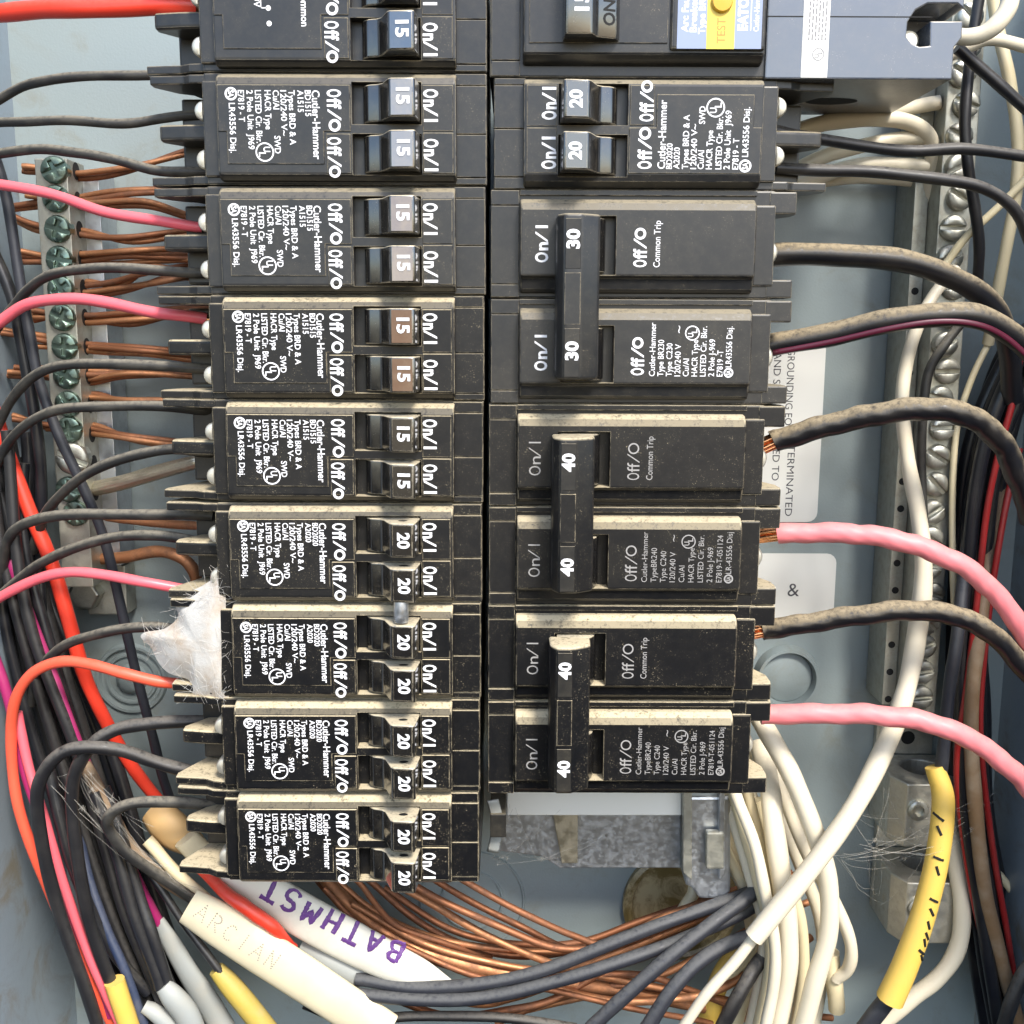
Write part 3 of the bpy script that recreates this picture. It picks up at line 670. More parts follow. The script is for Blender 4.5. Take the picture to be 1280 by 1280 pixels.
# ---------------------------------------------------------------- silver bracket below the breakers
br = thing('bus_bracket', *P(760, 1085, 30), 'silver galvanised bracket under the double pole breakers', 'bracket')
bo_ = P(760, 1085, 30)
def bp(name, poly, w0, w1, mat, bev=.3):
    pts = [P(x, y, (w0+w1)/2) for x, y in poly]
    mb = MB().prism([(p[0]-bo_[0], p[1]-bo_[1]) for p in pts], 'w', w0-bo_[2], w1-bo_[2])
    return link(name, mb.mesh(name, bevel=bev), mat, br)
bp('web_plate', [(614, 1000), (850, 1000), (850, 1083), (700, 1083), (676, 1068), (614, 1060)], 26, 28, M['steel'])
bp('top_lip', [(634, 985), (850, 985), (850, 1014), (634, 1014)], 28.5, 34, M['paper'])
bp('post', [(851, 980), (906, 980), (906, 1096), (896, 1104), (868, 1104), (858, 1090), (851, 1088)], 16, 34, M['steel'], .8)
bp('post_flange', [(853, 980), (864, 980), (864, 1098), (853, 1088)], 34.1, 37, M['bar'], .3)
bp('post_flange', [(898, 980), (905, 980), (905, 1090), (898, 1098)], 34.1, 37, M['steel'], .3)
bp('post_clip', [(882, 1038), (904, 1038), (904, 1084), (882, 1084)], 35, 37.5, M['bar'], .6)
bp('inner_tab', [(690, 1012), (722, 1012), (722, 1078), (702, 1078)], 28.6, 30, M['tin'])
bp('bus_insulator', [(614, 990), (633, 990), (633, 1018), (614, 1018)], 30, 58, M['plate'])
b = MB(); pts = spline([P(616, 1000, 58), P(622, 1030, 56), P(616, 1065, 54)], 8)
b.tube(pts, [1.6]*len(pts), 8, flat=.2); top('plastic_sliver', b, M['grey_white'], 'thin pale strip sticking out beside the lowest twin breaker', 'strip', smooth='all')

# ---------------------------------------------------------------- wires
PATH = {}
def wire(name, label, mat, r, pts, cat='wire', group=None, n=12, flat=1.0, per=7, wob=.0, tip=None, kind=None, twist=0.0):
    """pts: (px, py, w) along the wire; r: half width in photograph pixels, or one per point"""
    if 205 < pts[0][0] < 262 and pts[0][2] >= 50 and cat == 'wire' and mat in ('blk_dusty', 'blk'):      # reach into the terminal
        pts = [(pts[0][0] + 34, pts[0][1] + (pts[0][1] - pts[1][1])*.4, pts[0][2] - 4)] + list(pts)
    q = [P(*p) for p in pts]
    rp = r if isinstance(r, (list, tuple)) else [r]*len(q)
    rm = [x*mmpx(p) for x, p in zip(rp, q)]
    if not isinstance(r, (list, tuple)): m_ = sum(rm)/len(rm); rm = [m_]*len(rm)
    s4 = spline([Vector((*p, rr)) for p, rr in zip(q, rm)], per)
    pp = [Vector(x[:3]) for x in s4]; rr = [x[3] for x in s4]
    if wob:
        ph = random.uniform(0, 6)
        pp = [p + Vector((0, math.sin(i*.55+ph), math.cos(i*.4+ph)))*wob for i, p in enumerate(pp)]
    ph = random.uniform(0, 9)
    if flat == 1.0 and cat == 'wire':
        rr = [x*(1 + .022*math.sin(i*.9 + ph) + .018*math.sin(i*.37 + ph*2)) for i, x in enumerate(rr)]
        pp = [p + Vector((math.sin(i*.31 + ph*3), math.sin(i*.43 + ph), math.cos(i*.29 + ph)))*.16 if 0 < i < len(pp)-1 else p for i, p in enumerate(pp)]
    mb = MB().tube(pp, rr, n, flat=flat, twist=twist); PATH[label] = (pp, rr, flat)
    o = top(name, mb, M[mat], label, cat, group, kind, origin=tuple(pp[0]), smooth=50)
    if tip:                                         # bare end before the first point
        d = (pp[0] - pp[1]).normalized(); s = MB()
        if tip == 'solid': s.tube([pp[0] - d*2 - pp[0], d*5.5], rr[0]*.5, 10)
        else:
            ax = d.orthogonal().normalized(); bx = d.cross(ax)
            for k in range(7):
                off = Vector() if k == 6 else (ax*math.cos(k*1.047) + bx*math.sin(k*1.047))*rr[0]*.5
                s.tube([off - d*1.5, off + d*(5.5 + .4*(k % 3))], rr[0]*.26, 8)
        link('copper_tip' if tip == 'solid' else 'copper_strands', s.mesh('copper_tip', smooth=60), M['copper_bright'], o)
    return o
# hot wires of the twin breakers
T = 'hot wires running to the twin breakers'
wire('wire', 'thick red wire at the topmost twin breaker', 'red', 11.5, [(246, 9, 54), (180, 8, 55), (100, 11, 54), (30, 14, 50), (-30, 18, 46)], tip='solid')
wire('wire', 'dusty black wire into the upper wing below the topmost twin breaker', 'blk_dusty', 6, [(250, 92, 50), (190, 93, 51), (110, 96, 50), (60, 100, 48), (25, 110, 45), (-20, 135, 42)])
wire('wire', 'black wire just above the grey one touching the first green screw', 'blk_dusty', 6, [(252, 143, 50), (200, 149, 50), (145, 154, 50), (80, 151, 48), (20, 152, 45), (-20, 155, 43)])
wire('wire', 'grey dusty wire passing over the first green screw', 'blk_dusty', 6.3, [(255, 216, 50), (200, 213, 51), (150, 202, 50), (100, 191, 48), (50, 187, 46), (-20, 194, 42)])
wire('wire', 'pink wire sloping across the upper green screws', 'pink', 6.6, [(252, 284, 52), (200, 277, 53), (130, 264, 50), (70, 245, 46), (20, 233, 44), (-20, 229, 42)], tip='solid')
wire('wire', 'black arched wire above the first rose red wire', 'blk_dusty', 6.3, [(260, 341, 51), (190, 338, 52), (120, 335, 50), (70, 342, 47), (35, 362, 42), (10, 392, 36), (-15, 430, 30)])
wire('wire', 'rose red wire arching over the middle green screws', 'pink', 7.2, [(258, 399, 52), (200, 391, 54), (140, 380, 52), (85, 373, 50), (40, 379, 47), (5, 398, 44), (-25, 422, 42)], tip='solid')
wire('wire', 'black arched wire at the breaker with brown painted toggle reflections', 'blk_dusty', 6.3, [(266, 461, 51), (200, 458, 52), (130, 454, 50), (75, 458, 46), (40, 472, 42), (12, 503, 37), (-10, 545, 32)])
wire('wire', 'black arched wire just above the silver braided lead', 'blk_dusty', 6.3, [(250, 512, 50), (190, 508, 51), (110, 508, 49), (65, 515, 46), (30, 533, 42), (5, 562, 38), (-15, 600, 34)])
wire('wire', 'dusty wire curving down beside the silver braided lead', 'blk_dusty', 6.5, [(256, 565, 50), (215, 562, 51), (170, 568, 50), (120, 587, 46), (85, 610, 42), (55, 645, 36), (40, 690, 30)])
wire('wire', 'dusty wire with hooked end over the thick red wire', 'blk_dusty', 6.8, [(266, 645, 51), (200, 643, 52), (110, 643, 50), (50, 648, 46), (20, 662, 42), (6, 690, 37), (0, 740, 32)])
wire('wire', 'grey wire rising over the earth bar above the pale pink wire', 'blk_dusty', 6.5, [(246, 677, 50), (200, 669, 51), (150, 671, 49), (100, 682, 47), (60, 700, 44), (25, 722, 40), (-10, 755, 35)])
wire('wire', 'pale pink wire ending at the wing above the spider nest', 'pink', 6.6, [(232, 736, 51), (180, 728, 53), (130, 718, 52), (85, 716, 50), (45, 724, 47), (0, 747, 44), (-25, 765, 42)])
wire('wire', 'short dusty wire vanishing into the spider nest', 'blk_dusty', 6.3, [(240, 788, 50), (195, 784, 51), (140, 788, 49), (100, 799, 46), (70, 815, 42), (48, 838, 36), (40, 880, 30)])
wire('wire', 'orange red wire looping down from below the spider nest', 'orange_red', 6.9, [(232, 856, 52), (195, 851, 53), (155, 842, 53), (115, 830, 52), (75, 828, 50), (40, 842, 48), (18, 880, 46), (13, 930, 44), (22, 1000, 44), (42, 1065, 44), (72, 1140, 44), (108, 1212, 44), (140, 1280, 42)], tip='solid')
wire('wire', 'grey black wire dropping into the yellow sleeve at the panel wall', 'blk', 8.2, [(240, 902, 50), (190, 904, 52), (150, 911, 53), (115, 930, 54), (95, 965, 54), (90, 1010, 53), (97, 1075, 52), (112, 1150, 50), (135, 1220, 48), (155, 1270, 46)])
wire('wire', 'grey black wire making the widest loop along the panel wall', 'blk', 8.2, [(232, 963, 50), (190, 951, 52), (150, 938, 54), (110, 933, 56), (75, 943, 57), (52, 972, 57), (47, 1015, 56), (57, 1080, 54), (78, 1150, 52), (100, 1215, 51), (122, 1285, 50)])
wire('wire', 'dusty wire hooking back into the cream jacket', 'blk_dusty', 7.0, [(256, 1006, 50), (215, 1002, 52), (170, 1004, 53), (142, 1014, 53), (135, 1034, 52), (152, 1060, 50), (185, 1085, 46), (225, 1112, 42), (262, 1140, 38)])
# harness along the wall
H = 'black wires of the harness along the wall'
wire('wire', 'thick bright red wire running down behind the dusty wires', 'red', [8, 8.5, 9, 9, 9, 8.5, 8, 7.5, 7], [(-12, 500, 30), (12, 570, 32), (38, 640, 33), (64, 705, 33), (88, 780, 32), (112, 860, 30), (150, 935, 26), (190, 990, 22), (235, 1040, 18)])
wire('wire', 'grey slim wire crossing over the earth bar and down past the dimple', 'grey_wire', 6.3, [(-8, 190, 36), (8, 250, 36), (22, 330, 36), (36, 410, 36), (48, 475, 36), (70, 535, 36), (100, 600, 35), (130, 675, 33), (152, 760, 30), (172, 850, 27), (192, 925, 24), (208, 985, 20), (240, 1060, 14), (300, 1120, 10)])
wire('wire', 'pair of dark grey wires beside the earth bar screws', 'blk_clean', 7.5, [(-10, 310, 30), (14, 370, 30), (28, 430, 30), (40, 500, 30), (50, 580, 29), (52, 650, 28), (50, 720, 28), (52, 800, 30), (60, 880, 30)])
for i, (x0, x1, x2, x3, x4, w0) in enumerate([(-20, 5, 25, 60, 130, 22), (-10, 15, 40, 75, 150, 26), (0, 25, 52, 90, 165, 20), (10, 38, 68, 110, 180, 24), (-30, -8, 10, 45, 120, 28), (22, 45, 76, 125, 195, 17), (-14, 2, 30, 68, 142, 32), (30, 30, 60, 100, 172, 30), (-6, 22, 60, 112, 178, 14), (8, 20, 44, 92, 160, 36), (-26, -4, 18, 58, 134, 18), (34, 42, 84, 136, 205, 22)]):
    wire('wire', 'black wire in the dark harness bundled along the panel wall', 'blk_clean' if i % 3 else 'blk', random.uniform(6.5, 8.5), [(x0, 560 + random.randint(-30, 30), w0), (x1, 680, w0+2), (x2, 800, w0+3), (x3, 930, w0+3), ((x3+x4)/2, 1040, w0+4), (x4, 1150, w0+5), (x4+40, 1250, w0+6), (x4+50, 1290, w0+6)], group=H)
wire('wire', 'magenta wire deep in the dark harness reaching the grey jacket', 'magenta', 6.0, [(14, 700, 34), (38, 770, 36), (68, 850, 37), (95, 920, 38), (122, 985, 37), (150, 1050, 36), (175, 1105, 34), (200, 1155, 32)])
wire('wire', 'crimson wire at the very edge against the panel wall', 'magenta', 6.5, [(-14, 800, 40), (3, 850, 40), (18, 905, 40), (34, 970, 41), (60, 1050, 42), (84, 1120, 43), (108, 1185, 43), (140, 1270, 43)])
wire('wire', 'rose wire following the grey loop down to the yellow sleeve', 'pink', 6.0, [(22, 890, 42), (36, 960, 43), (58, 1030, 46), (78, 1100, 47), (100, 1165, 47), (125, 1225, 47), (150, 1280, 46)])
wire('wire', 'blue wire beside the yellow sleeve at the panel wall', 'blue_wire', 6.0, [(95, 1030, 36), (112, 1100, 40), (135, 1165, 43), (158, 1220, 44), (180, 1280, 44)])
wire('wire', 'black shiny wire dropping to the pale wire nuts', 'blk_clean', 7.5, [(60, 960, 42), (75, 1020, 44), (92, 1085, 45), (118, 1150, 44), (150, 1200, 42), (185, 1240, 40)])
for i, pts in enumerate([[(118, 990, 42), (140, 1050, 44), (158, 1110, 45), (175, 1165, 46), (200, 1235, 46)], [(130, 985, 40), (155, 1055, 42), (172, 1115, 43), (190, 1170, 45), (210, 1230, 45)]]):
    wire('wire', 'twin black wire entering the pale jacketed splice', 'blk_clean', 7.5, pts, group='two black wires into the pale splice')
wire('wire', 'dark wire ending in the dull yellow sleeve', 'blk_clean', 5, [(190, 1095, 36), (220, 1140, 38), (250, 1180, 40), (275, 1215, 41)])
wire('wire', 'dusty old wire slanting under the hooked wire towards the jacket', 'brown', 8, [(105, 955, 40), (135, 1010, 41), (165, 1060, 40), (200, 1095, 39), (245, 1125, 36)])
# sleeves and jackets
wire('sleeve', 'bright yellow sleeve on wires at the panel wall', 'yellow', 12.5, [(143, 1226, 48.5), (150, 1248, 48), (164, 1290, 46)], cat='sleeve')
wire('sleeve', 'dull yellow sleeve under the cream dotted jacket', 'yellow_old', [10, 13, 14, 14], [(270, 1211, 40), (285, 1228, 40), (305, 1252, 40), (335, 1290, 39)], cat='sleeve')
wire('cable_jacket', 'grey white jacket showing between the harness wires', 'grey_white', [6, 13, 14, 12, 10], [(110, 1042, 28), (122, 1080, 29), (142, 1120, 29), (165, 1160, 28), (195, 1205, 26)], cat='jacket', flat=.6)
wire('cable_jacket', 'pale jacket around the magenta wire with frayed sides', 'grey_white', [8, 12, 14, 16, 16], [(198, 1150, 32), (215, 1180, 33), (235, 1215, 33), (258, 1250, 32), (285, 1295, 31)], cat='jacket', flat=.6)
wire('wire_splice', 'stubby pale taped splice on two black wires', 'grey_white', [11, 15, 16, 15], [(204, 1232, 46), (216, 1246, 46), (232, 1266, 45), (245, 1295, 44)], cat='splice', flat=.8)
wire('wire_splice', 'small off white wire end beside the taped splice', 'grey_white', [8, 11, 12], [(180, 1258, 44), (198, 1268, 44), (225, 1292, 43)], cat='splice')
wire('cable_jacket', 'tan paper wrap peeking out beside the lowest twin breaker', 'tan_tape', [20, 24, 23, 14], [(192, 1012, 30), (208, 1030, 32), (225, 1044, 32), (250, 1062, 30)], cat='jacket', flat=.7)
wire('cable_jacket', 'pale cream jacket end under the lowest twin breaker wing', 'jacket', [17, 18, 18], [(232, 1048, 37), (262, 1078, 35), (300, 1116, 31)], cat='jacket', flat=.6)
wire('wire', 'thin cream wire running into the dotted jacket', 'cream', 7.5, [(184, 1050, 38), (215, 1085, 38.5), (250, 1118, 38), (300, 1165, 36)])
def on_tube(pp, rr, fl_, q):
    """height of the front of a swept jacket at (u, v)"""
    best = None
    for i in range(len(pp)-1):
        a, b = pp[i], pp[i+1]; e = Vector((b[0]-a[0], b[1]-a[1])); k = max(0, min(1, (q - Vector((a[0], a[1]))).dot(e)/max(e.length_squared, 1e-9)))
        c = Vector((a[0], a[1])) + e*k; dd = (q - c).length
        if best is None or dd < best[0]: best = (dd, a[2] + (b[2]-a[2])*k, rr[i] + (rr[i+1]-rr[i])*k)
    dd, z, r_ = best; return z + fl_*r_*math.sqrt(max(.05, 1 - (dd/r_)**2))
# hand lettering as strokes: letter -> polylines in a unit box
def arc(cx, cy, rx, ry, a0, a1, n=8): return [(cx + rx*math.cos(R(a0 + (a1-a0)*i/n)), cy + ry*math.sin(R(a0 + (a1-a0)*i/n))) for i in range(n+1)]
HAND = {'B': [[(.05, 0), (.05, 1)], [(.05, 1)] + arc(.3, .76, .36, .24, 90, -90) + [(.05, .52)], [(.05, .52)] + arc(.34, .26, .42, .26, 90, -90) + [(.05, 0)]],
        'A': [[(0, 0), (.4, 1), (.8, 0)], [(.16, .36), (.66, .36)]], 'T': [[(.4, 0), (.4, 1)], [(0, 1), (.8, .98)]],
        'H': [[(.05, 0), (.05, 1)], [(.7, 0), (.7, 1)], [(.05, .5), (.7, .52)]], 'M': [[(0, 0), (.12, 1), (.42, .35), (.72, 1), (.85, 0)]],
        'S': [arc(.4, .74, .34, .25, 30, 270) + arc(.4, .25, .36, .25, 90, -160)[1:]], 'R': [[(.05, 0), (.05, 1)], [(.05, 1)] + arc(.32, .76, .36, .24, 90, -90) + [(.05, .52)], [(.3, .5), (.75, 0)]],
        'C': [arc(.42, .5, .4, .5, 55, 305, 10)], 'I': [[(.4, 0), (.4, 1)]], 'N': [[(.05, 0), (.05, 1), (.7, 0), (.7, 1)]]}
def hand_print(name, parent, s, a, bpt, height, length, rad, mat, dots=False):
    """letters drawn along a>b on the rounded front of a jacket, as marker strokes or printed dots"""
    d2 = Vector((bpt[0]-a[0], bpt[1]-a[1])).normalized(); n2 = Vector((-d2.y, d2.x)); adv = length/len(s)
    path = PATH[parent['label']]; loc = parent.location; org = Vector((loc.x*1000, (loc.z-ZOFF)*1000, -loc.y*1000)); mb = MB()
    for k, ch in enumerate(s):
        sc_, dy, sl = (1, 0, 0) if dots else (random.uniform(.88, 1.1), random.uniform(-.35, .35), random.uniform(-.12, .12))
        for st_ in HAND[ch]:
            pts = []
            for (x0, y0), (x1, y1) in zip(st_[:-1], st_[1:]):
                m_ = max(1, int(math.hypot(x1-x0, y1-y0)*height/(.72 if dots else .4)))
                pts += [(x0 + (x1-x0)*i/m_, y0 + (y1-y0)*i/m_) for i in range(m_)]
            pts.append(st_[-1]); out = []
            for x, y in pts:
                X, Y = k*adv + (x + sl*y)*adv*.78*sc_, (y - .5)*height*sc_ + dy
                q = Vector((a[0], a[1])) + d2*X + n2*Y
                out.append(Vector((q.x, q.y, on_tube(*path, q) + .02)) - org)
            if dots:
                for p in out: mb.lathe(p, [(rad, -.2), (rad, .05), (rad*.4, .07)], 6)
            else: mb.tube(out, [rad*random.uniform(.8, 1.2) for _ in out], 6, flat=.25)
    return link(name, mb.mesh(name), mat, parent)
def mm(px, p): return px*mmpx(p)
jk = wire('cable_jacket', 'cream flat cable jacket with faint dotted letters', 'jacket', [25, 29, 30, 30, 29, 28], [(236, 1132, 44), (275, 1156, 45), (320, 1185, 45), (370, 1217, 44.5), (420, 1250, 44), (480, 1290, 43)], cat='jacket', flat=.42, n=24)
a_, b_ = P(246, 1140, 48), P(372, 1222, 48)
hand_print('dotted_print', jk, 'ARCIAN', a_, b_, 4.6, (b_-a_).length*.84, .24, M['dots'], True)
jw = wire('cable_jacket', 'white cable jacket lettered BATHMST in purple marker', 'jacket_white', [21, 27, 29, 28, 25, 18, 3], [(285, 1085, 38), (330, 1115, 39), (385, 1148, 40), (440, 1178, 40), (490, 1203, 40), (530, 1218, 40), (566, 1229, 40)], cat='jacket', flat=.45, n=24)
a_, b_ = P(500, 1200, 44), P(294, 1096, 43)
hand_print('marker_print', jw, 'BATHMST', a_, b_, 5.4, (b_-a_).length*.88, .68, M['purple'])
wire('wire', 'short red wire lying on the marked white jacket', 'red', [7, 8, 9, 9, 8, 5], [(248, 1084, 36), (282, 1116, 44), (305, 1132, 46), (325, 1147, 46), (345, 1163, 45), (368, 1184, 40)])
wire('cable_jacket', 'short grey white jacket end gripping the dark loop wires', 'grey_white', [16, 18, 19, 19], [(375, 1185, 36), (405, 1200, 37), (430, 1212, 37), (452, 1224, 37)], cat='jacket', flat=.7)
# loops under the breakers
G = 'bare copper earth wires looping below the breakers'
cl = 'bare copper earth wire in the loop below the breakers'
wire('wire', 'thickest bare copper wire in the loop below the breakers', 'copper', [8, 9, 10, 11, 11, 9, 8, 8, 8], [(395, 1085, 20), (430, 1125, 23), (475, 1162, 26), (530, 1190, 28), (600, 1210, 29), (690, 1225, 28), (780, 1240, 24), (880, 1258, 18), (980, 1280, 12)])
for i, (r, pts) in enumerate([
    (5.5, [(470, 1090, 24), (540, 1130, 27), (610, 1170, 29), (690, 1205, 28), (780, 1225, 26), (900, 1250, 22)]),
    (5.5, [(500, 1095, 30), (560, 1130, 32), (640, 1165, 32), (700, 1186, 31), (760, 1182, 30), (830, 1155, 28), (920, 1125, 26)]),
    (5, [(520, 1085, 20), (580, 1122, 22), (650, 1158, 24), (720, 1188, 24), (780, 1180, 24), (850, 1150, 22), (920, 1120, 20)]),
    (5, [(420, 1100, 18), (470, 1140, 20), (540, 1172, 22), (620, 1185, 24), (690, 1190, 24), (760, 1178, 24), (840, 1142, 22), (930, 1112, 20)]),
    (5, [(455, 1095, 14), (520, 1150, 16), (590, 1185, 18), (660, 1195, 18), (730, 1186, 18), (800, 1165, 16), (900, 1138, 14)]),
    (5.5, [(380, 1080, 16), (415, 1120, 18), (470, 1165, 20), (560, 1200, 21), (660, 1222, 21), (760, 1232, 20), (880, 1252, 18)]),
    (5, [(500, 1225, 20), (590, 1255, 22), (640, 1248, 23), (700, 1228, 24), (780, 1196, 24), (860, 1166, 22), (930, 1136, 20)]),
    (5, [(560, 1250, 26), (640, 1240, 27), (720, 1222, 27), (800, 1218, 26), (860, 1238, 24), (930, 1262, 20)]),
    (5, [(620, 1280, 24), (690, 1250, 25), (770, 1232, 25), (850, 1240, 23), (950, 1258, 20)]),
    (6, [(690, 1235, 30), (760, 1250, 30), (830, 1250, 29), (900, 1236, 26), (960, 1200, 20)]),
    (4.5, [(430, 1085, 34), (450, 1105, 34), (470, 1130, 33), (500, 1160, 30), (560, 1180, 26)]),
    (5, [(545, 1080, 32), (600, 1112, 33), (660, 1145, 33), (720, 1170, 31), (770, 1182, 30), (850, 1152, 28)]),
    (5, [(440, 1130, 26), (520, 1175, 30), (600, 1200, 31), (690, 1212, 31), (770, 1192, 30), (850, 1158, 27), (930, 1128, 23)]),
    (5, [(480, 1110, 12), (560, 1160, 14), (640, 1180, 15), (720, 1178, 15), (800, 1152, 14), (900, 1118, 12)]),
    (4.5, [(405, 1110, 28), (450, 1155, 31), (510, 1185, 33), (600, 1222, 34), (700, 1240, 33), (800, 1262, 30)]),
    (5, [(660, 1262, 18), (740, 1244, 20), (820, 1222, 20), (900, 1180, 18), (960, 1150, 15)]),
    (5.5, [(480, 1245, 30), (560, 1270, 31), (640, 1262, 30), (700, 1245, 29), (780, 1200, 26), (900, 1150, 22)])]):
    (xa, ya, wa), (xb, yb, wb) = pts[-2:]; pts = pts + [(xb + (xb-xa)*.9, yb + (yb-ya)*.8, max(wb - 7, 7))]
    wire('wire', cl, 'copper_dark' if i % 3 else 'copper', r*.84, pts, group=G, n=10)
K = 'dark grey wires looping below the breakers'
for i, pts in enumerate([[(445, 1224, 40), (520, 1234, 42), (600, 1230, 43), (680, 1212, 43), (760, 1182, 42), (830, 1153, 40), (900, 1130, 36), (950, 1110, 30)],
                         [(445, 1242, 42), (530, 1250, 44), (610, 1246, 45), (700, 1226, 45), (770, 1203, 44), (840, 1180, 41), (920, 1145, 36), (960, 1120, 30)]]):
    wire('wire', 'dark grey wire of the pair leaving the grey white jacket end', 'grey_wire', 8, pts, group=K)
wire('wire', 'steep dark grey wire crossing over the loop pair', 'grey_wire', 8.8, [(735, 1290, 50), (775, 1250, 50), (830, 1202, 48), (885, 1158, 44), (940, 1118, 38), (970, 1090, 30)])
wire('wire', 'dark grey wire curving under the white sleeve end', 'grey_wire', 9, [(805, 1290, 50), (840, 1238, 49), (880, 1198, 46), (930, 1172, 40), (980, 1165, 32)])
wire('wire', 'short dark wire below the white sleeve end', 'blk', 9, [(900, 1290, 40), (925, 1240, 40), (950, 1200, 36), (975, 1180, 30)])
wire('wire', 'thin dark wire along the very bottom of the loop', 'blk', 6, [(380, 1255, 34), (440, 1275, 36), (520, 1270, 37), (620, 1272, 36), (720, 1285, 34)])
wire('wire', 'yellow wire glimpsed behind the white sleeve end', 'yellow', 13, [(880, 1290, 16), (900, 1225, 18), (930, 1190, 16), (960, 1170, 12)])
wire('wire', 'cream wire coming down behind the steel post', 'cream', 8, [(866, 1060, 14), (868, 1110, 18), (852, 1140, 20), (840, 1170, 18)])
# bare copper in the earth bar
E_ = 'bare copper wires clamped in the earth bar'
el = 'bare copper wire clamped in the earth bar with green screws'
CP = [[(28, 208, 19), (60, 212, 18), (100, 217, 18), (160, 209, 20), (236, 192, 26)], [(12, 257, 17), (55, 253, 18), (105, 250, 18), (165, 243, 22), (232, 240, 28)],
      [(32, 244, 20), (60, 248, 19), (105, 253, 19), (180, 252, 23), (240, 269, 28)], [(15, 269, 17), (52, 283, 18), (105, 294, 18), (165, 296, 22), (232, 289, 28)],
      [(24, 314, 19), (60, 319, 18), (108, 318, 19), (170, 312, 24), (235, 311, 30)], [(26, 327, 18), (60, 328, 18), (108, 325, 18), (165, 321, 22), (242, 323, 28)],
      [(60, 325, 17), (108, 329, 17), (170, 328, 20), (244, 325, 26)], [(108, 357, 18), (150, 350, 22), (190, 340, 28), (230, 332, 32)], [(58, 364, 18), (108, 366, 18), (160, 358, 22), (215, 350, 28), (250, 346, 30)],
      [(40, 388, 18), (75, 392, 18), (110, 395, 18), (170, 389, 22), (235, 386, 28)], [(42, 396, 17), (75, 398, 17), (110, 403, 18), (170, 400, 22), (240, 392, 28)], [(0, 416, 18), (60, 426, 18), (110, 431, 18), (180, 434, 23), (248, 441, 28)],
      [(44, 432, 17), (75, 434, 17), (112, 438, 18), (180, 443, 22), (248, 451, 27)], [(112, 434, 20), (180, 438, 25), (248, 446, 30)], [(10, 465, 18), (70, 469, 18), (112, 474, 18), (160, 466, 22), (236, 471, 28)], [(18, 459, 18), (70, 464, 18), (115, 469, 19), (180, 462, 24)],
      [(84, 500, 18), (120, 497, 18), (170, 500, 22), (240, 501, 28)], [(16, 524, 18), (70, 532, 18), (115, 536, 18), (165, 545, 22), (235, 554, 28)], [(58, 536, 17), (85, 538, 17), (115, 542, 18), (165, 549, 22), (236, 557, 27)]]
CP += [[(x, y + random.choice((4.5, 5.5, -5)), w - 1.6) for x, y, w in pts] for k, pts in enumerate(CP) if k not in (5, 6, 12, 13, 18)]
for i, pts in enumerate(CP):
    pts = pts[:-1] + [(pts[-1][0], pts[-1][1], min(pts[-1][2], 18)), (pts[-1][0] + 50, pts[-1][1] + (pts[-1][1] - pts[-2][1])*.3, 12)]
    wire('wire', el, 'copper_dark' if i % 2 else 'copper', 3.7, pts, group=E_, n=10)
wire('wire', 'short straight copper wire just below a dusty hooked wire', 'copper', 5.5, [(130, 645, 20), (165, 651, 22), (205, 654, 26), (252, 658, 32)])
wire('wire', 'heavy copper wire bent down at its end above pale pink wire', 'copper', 7.5, [(118, 700, 16), (155, 696, 18), (195, 690, 20), (222, 694, 22), (240, 712, 22), (250, 740, 20)])
sl = thing('braided_lead', *P(120, 606, 18), 'silver stranded lead rising from the earth bar to a twin breaker', 'lead')
o0 = P(120, 606, 18)
for k in range(9):
    th = k*2.4; off = (math.cos(th)*5.5, math.sin(th)*5.5)
    q = spline([P(112 + off[0]*.2, 612 + off[1], 18 + off[0]*.3), P(150, 604 + off[1], 21 + off[0]*.3), P(195, 591 + off[1], 25 + off[0]*.3), P(250, 576 + off[1]*.8, 31 + off[0]*.3)], 6)
    link('strand', MB().tube([p - o0 for p in q], 4.2*mmpx(q[0]), 8).mesh('strand', smooth='all'), M['tin'], sl)
# heavy wires of the two pole breakers
wire('wire', 'black wire of the twin 20 amp breaker entering above the other', 'blk', 7.2, [(968, 163, 52), (1010, 171, 52), (1070, 182, 52), (1140, 188, 52), (1210, 187, 52), (1300, 197, 50)])
wire('wire', 'black wire leaving lower terminal of the lone twin 20 amp breaker', 'blk', 7.4, [(970, 210, 52), (1040, 213, 53), (1110, 217, 54), (1180, 224, 54), (1235, 238, 53), (1268, 262, 52), (1290, 310, 50)])
wire('wire', 'thick black wire from the upper 30 amp pole', 'blk_thick', 14, [(966, 319, 52), (1040, 318, 54), (1110, 324, 55), (1170, 338, 54), (1215, 360, 52), (1245, 390, 48), (1262, 440, 42), (1266, 500, 36)])
wr = wire('wire', 'thick black wire with wine red stripe from the lower 30 amp pole', 'blk_thick', 15, [(962, 432, 52), (1040, 417, 56), (1110, 402, 60), (1170, 393, 62), (1220, 396, 62), (1262, 415, 60), (1300, 450, 58)])
q = spline([P(966, 441, 56.5), P(1040, 427, 60.5), P(1110, 411, 64.5), P(1170, 402, 66.2), P(1220, 405, 66.2), P(1258, 422, 64), P(1296, 456, 62)], 8)
loc = wr.location; lo_ = Vector((loc.x*1000, (loc.z-ZOFF)*1000, -loc.y*1000))
link('stripe', MB().tube([p - lo_ for p in q], 3.4*mmpx(q[0]), 8, flat=.35).mesh('stripe', smooth='all'), M['stripe'], wr)
wire('wire', 'thick black wire with copper end from the upper 40 amp pole', 'blk_thick', 14, [(966, 552, 53), (1030, 533, 56), (1090, 519, 59), (1150, 511, 61), (1205, 518, 61), (1245, 545, 59), (1270, 590, 56), (1290, 650, 52)], tip='strands', twist=.035, per=16, n=30)
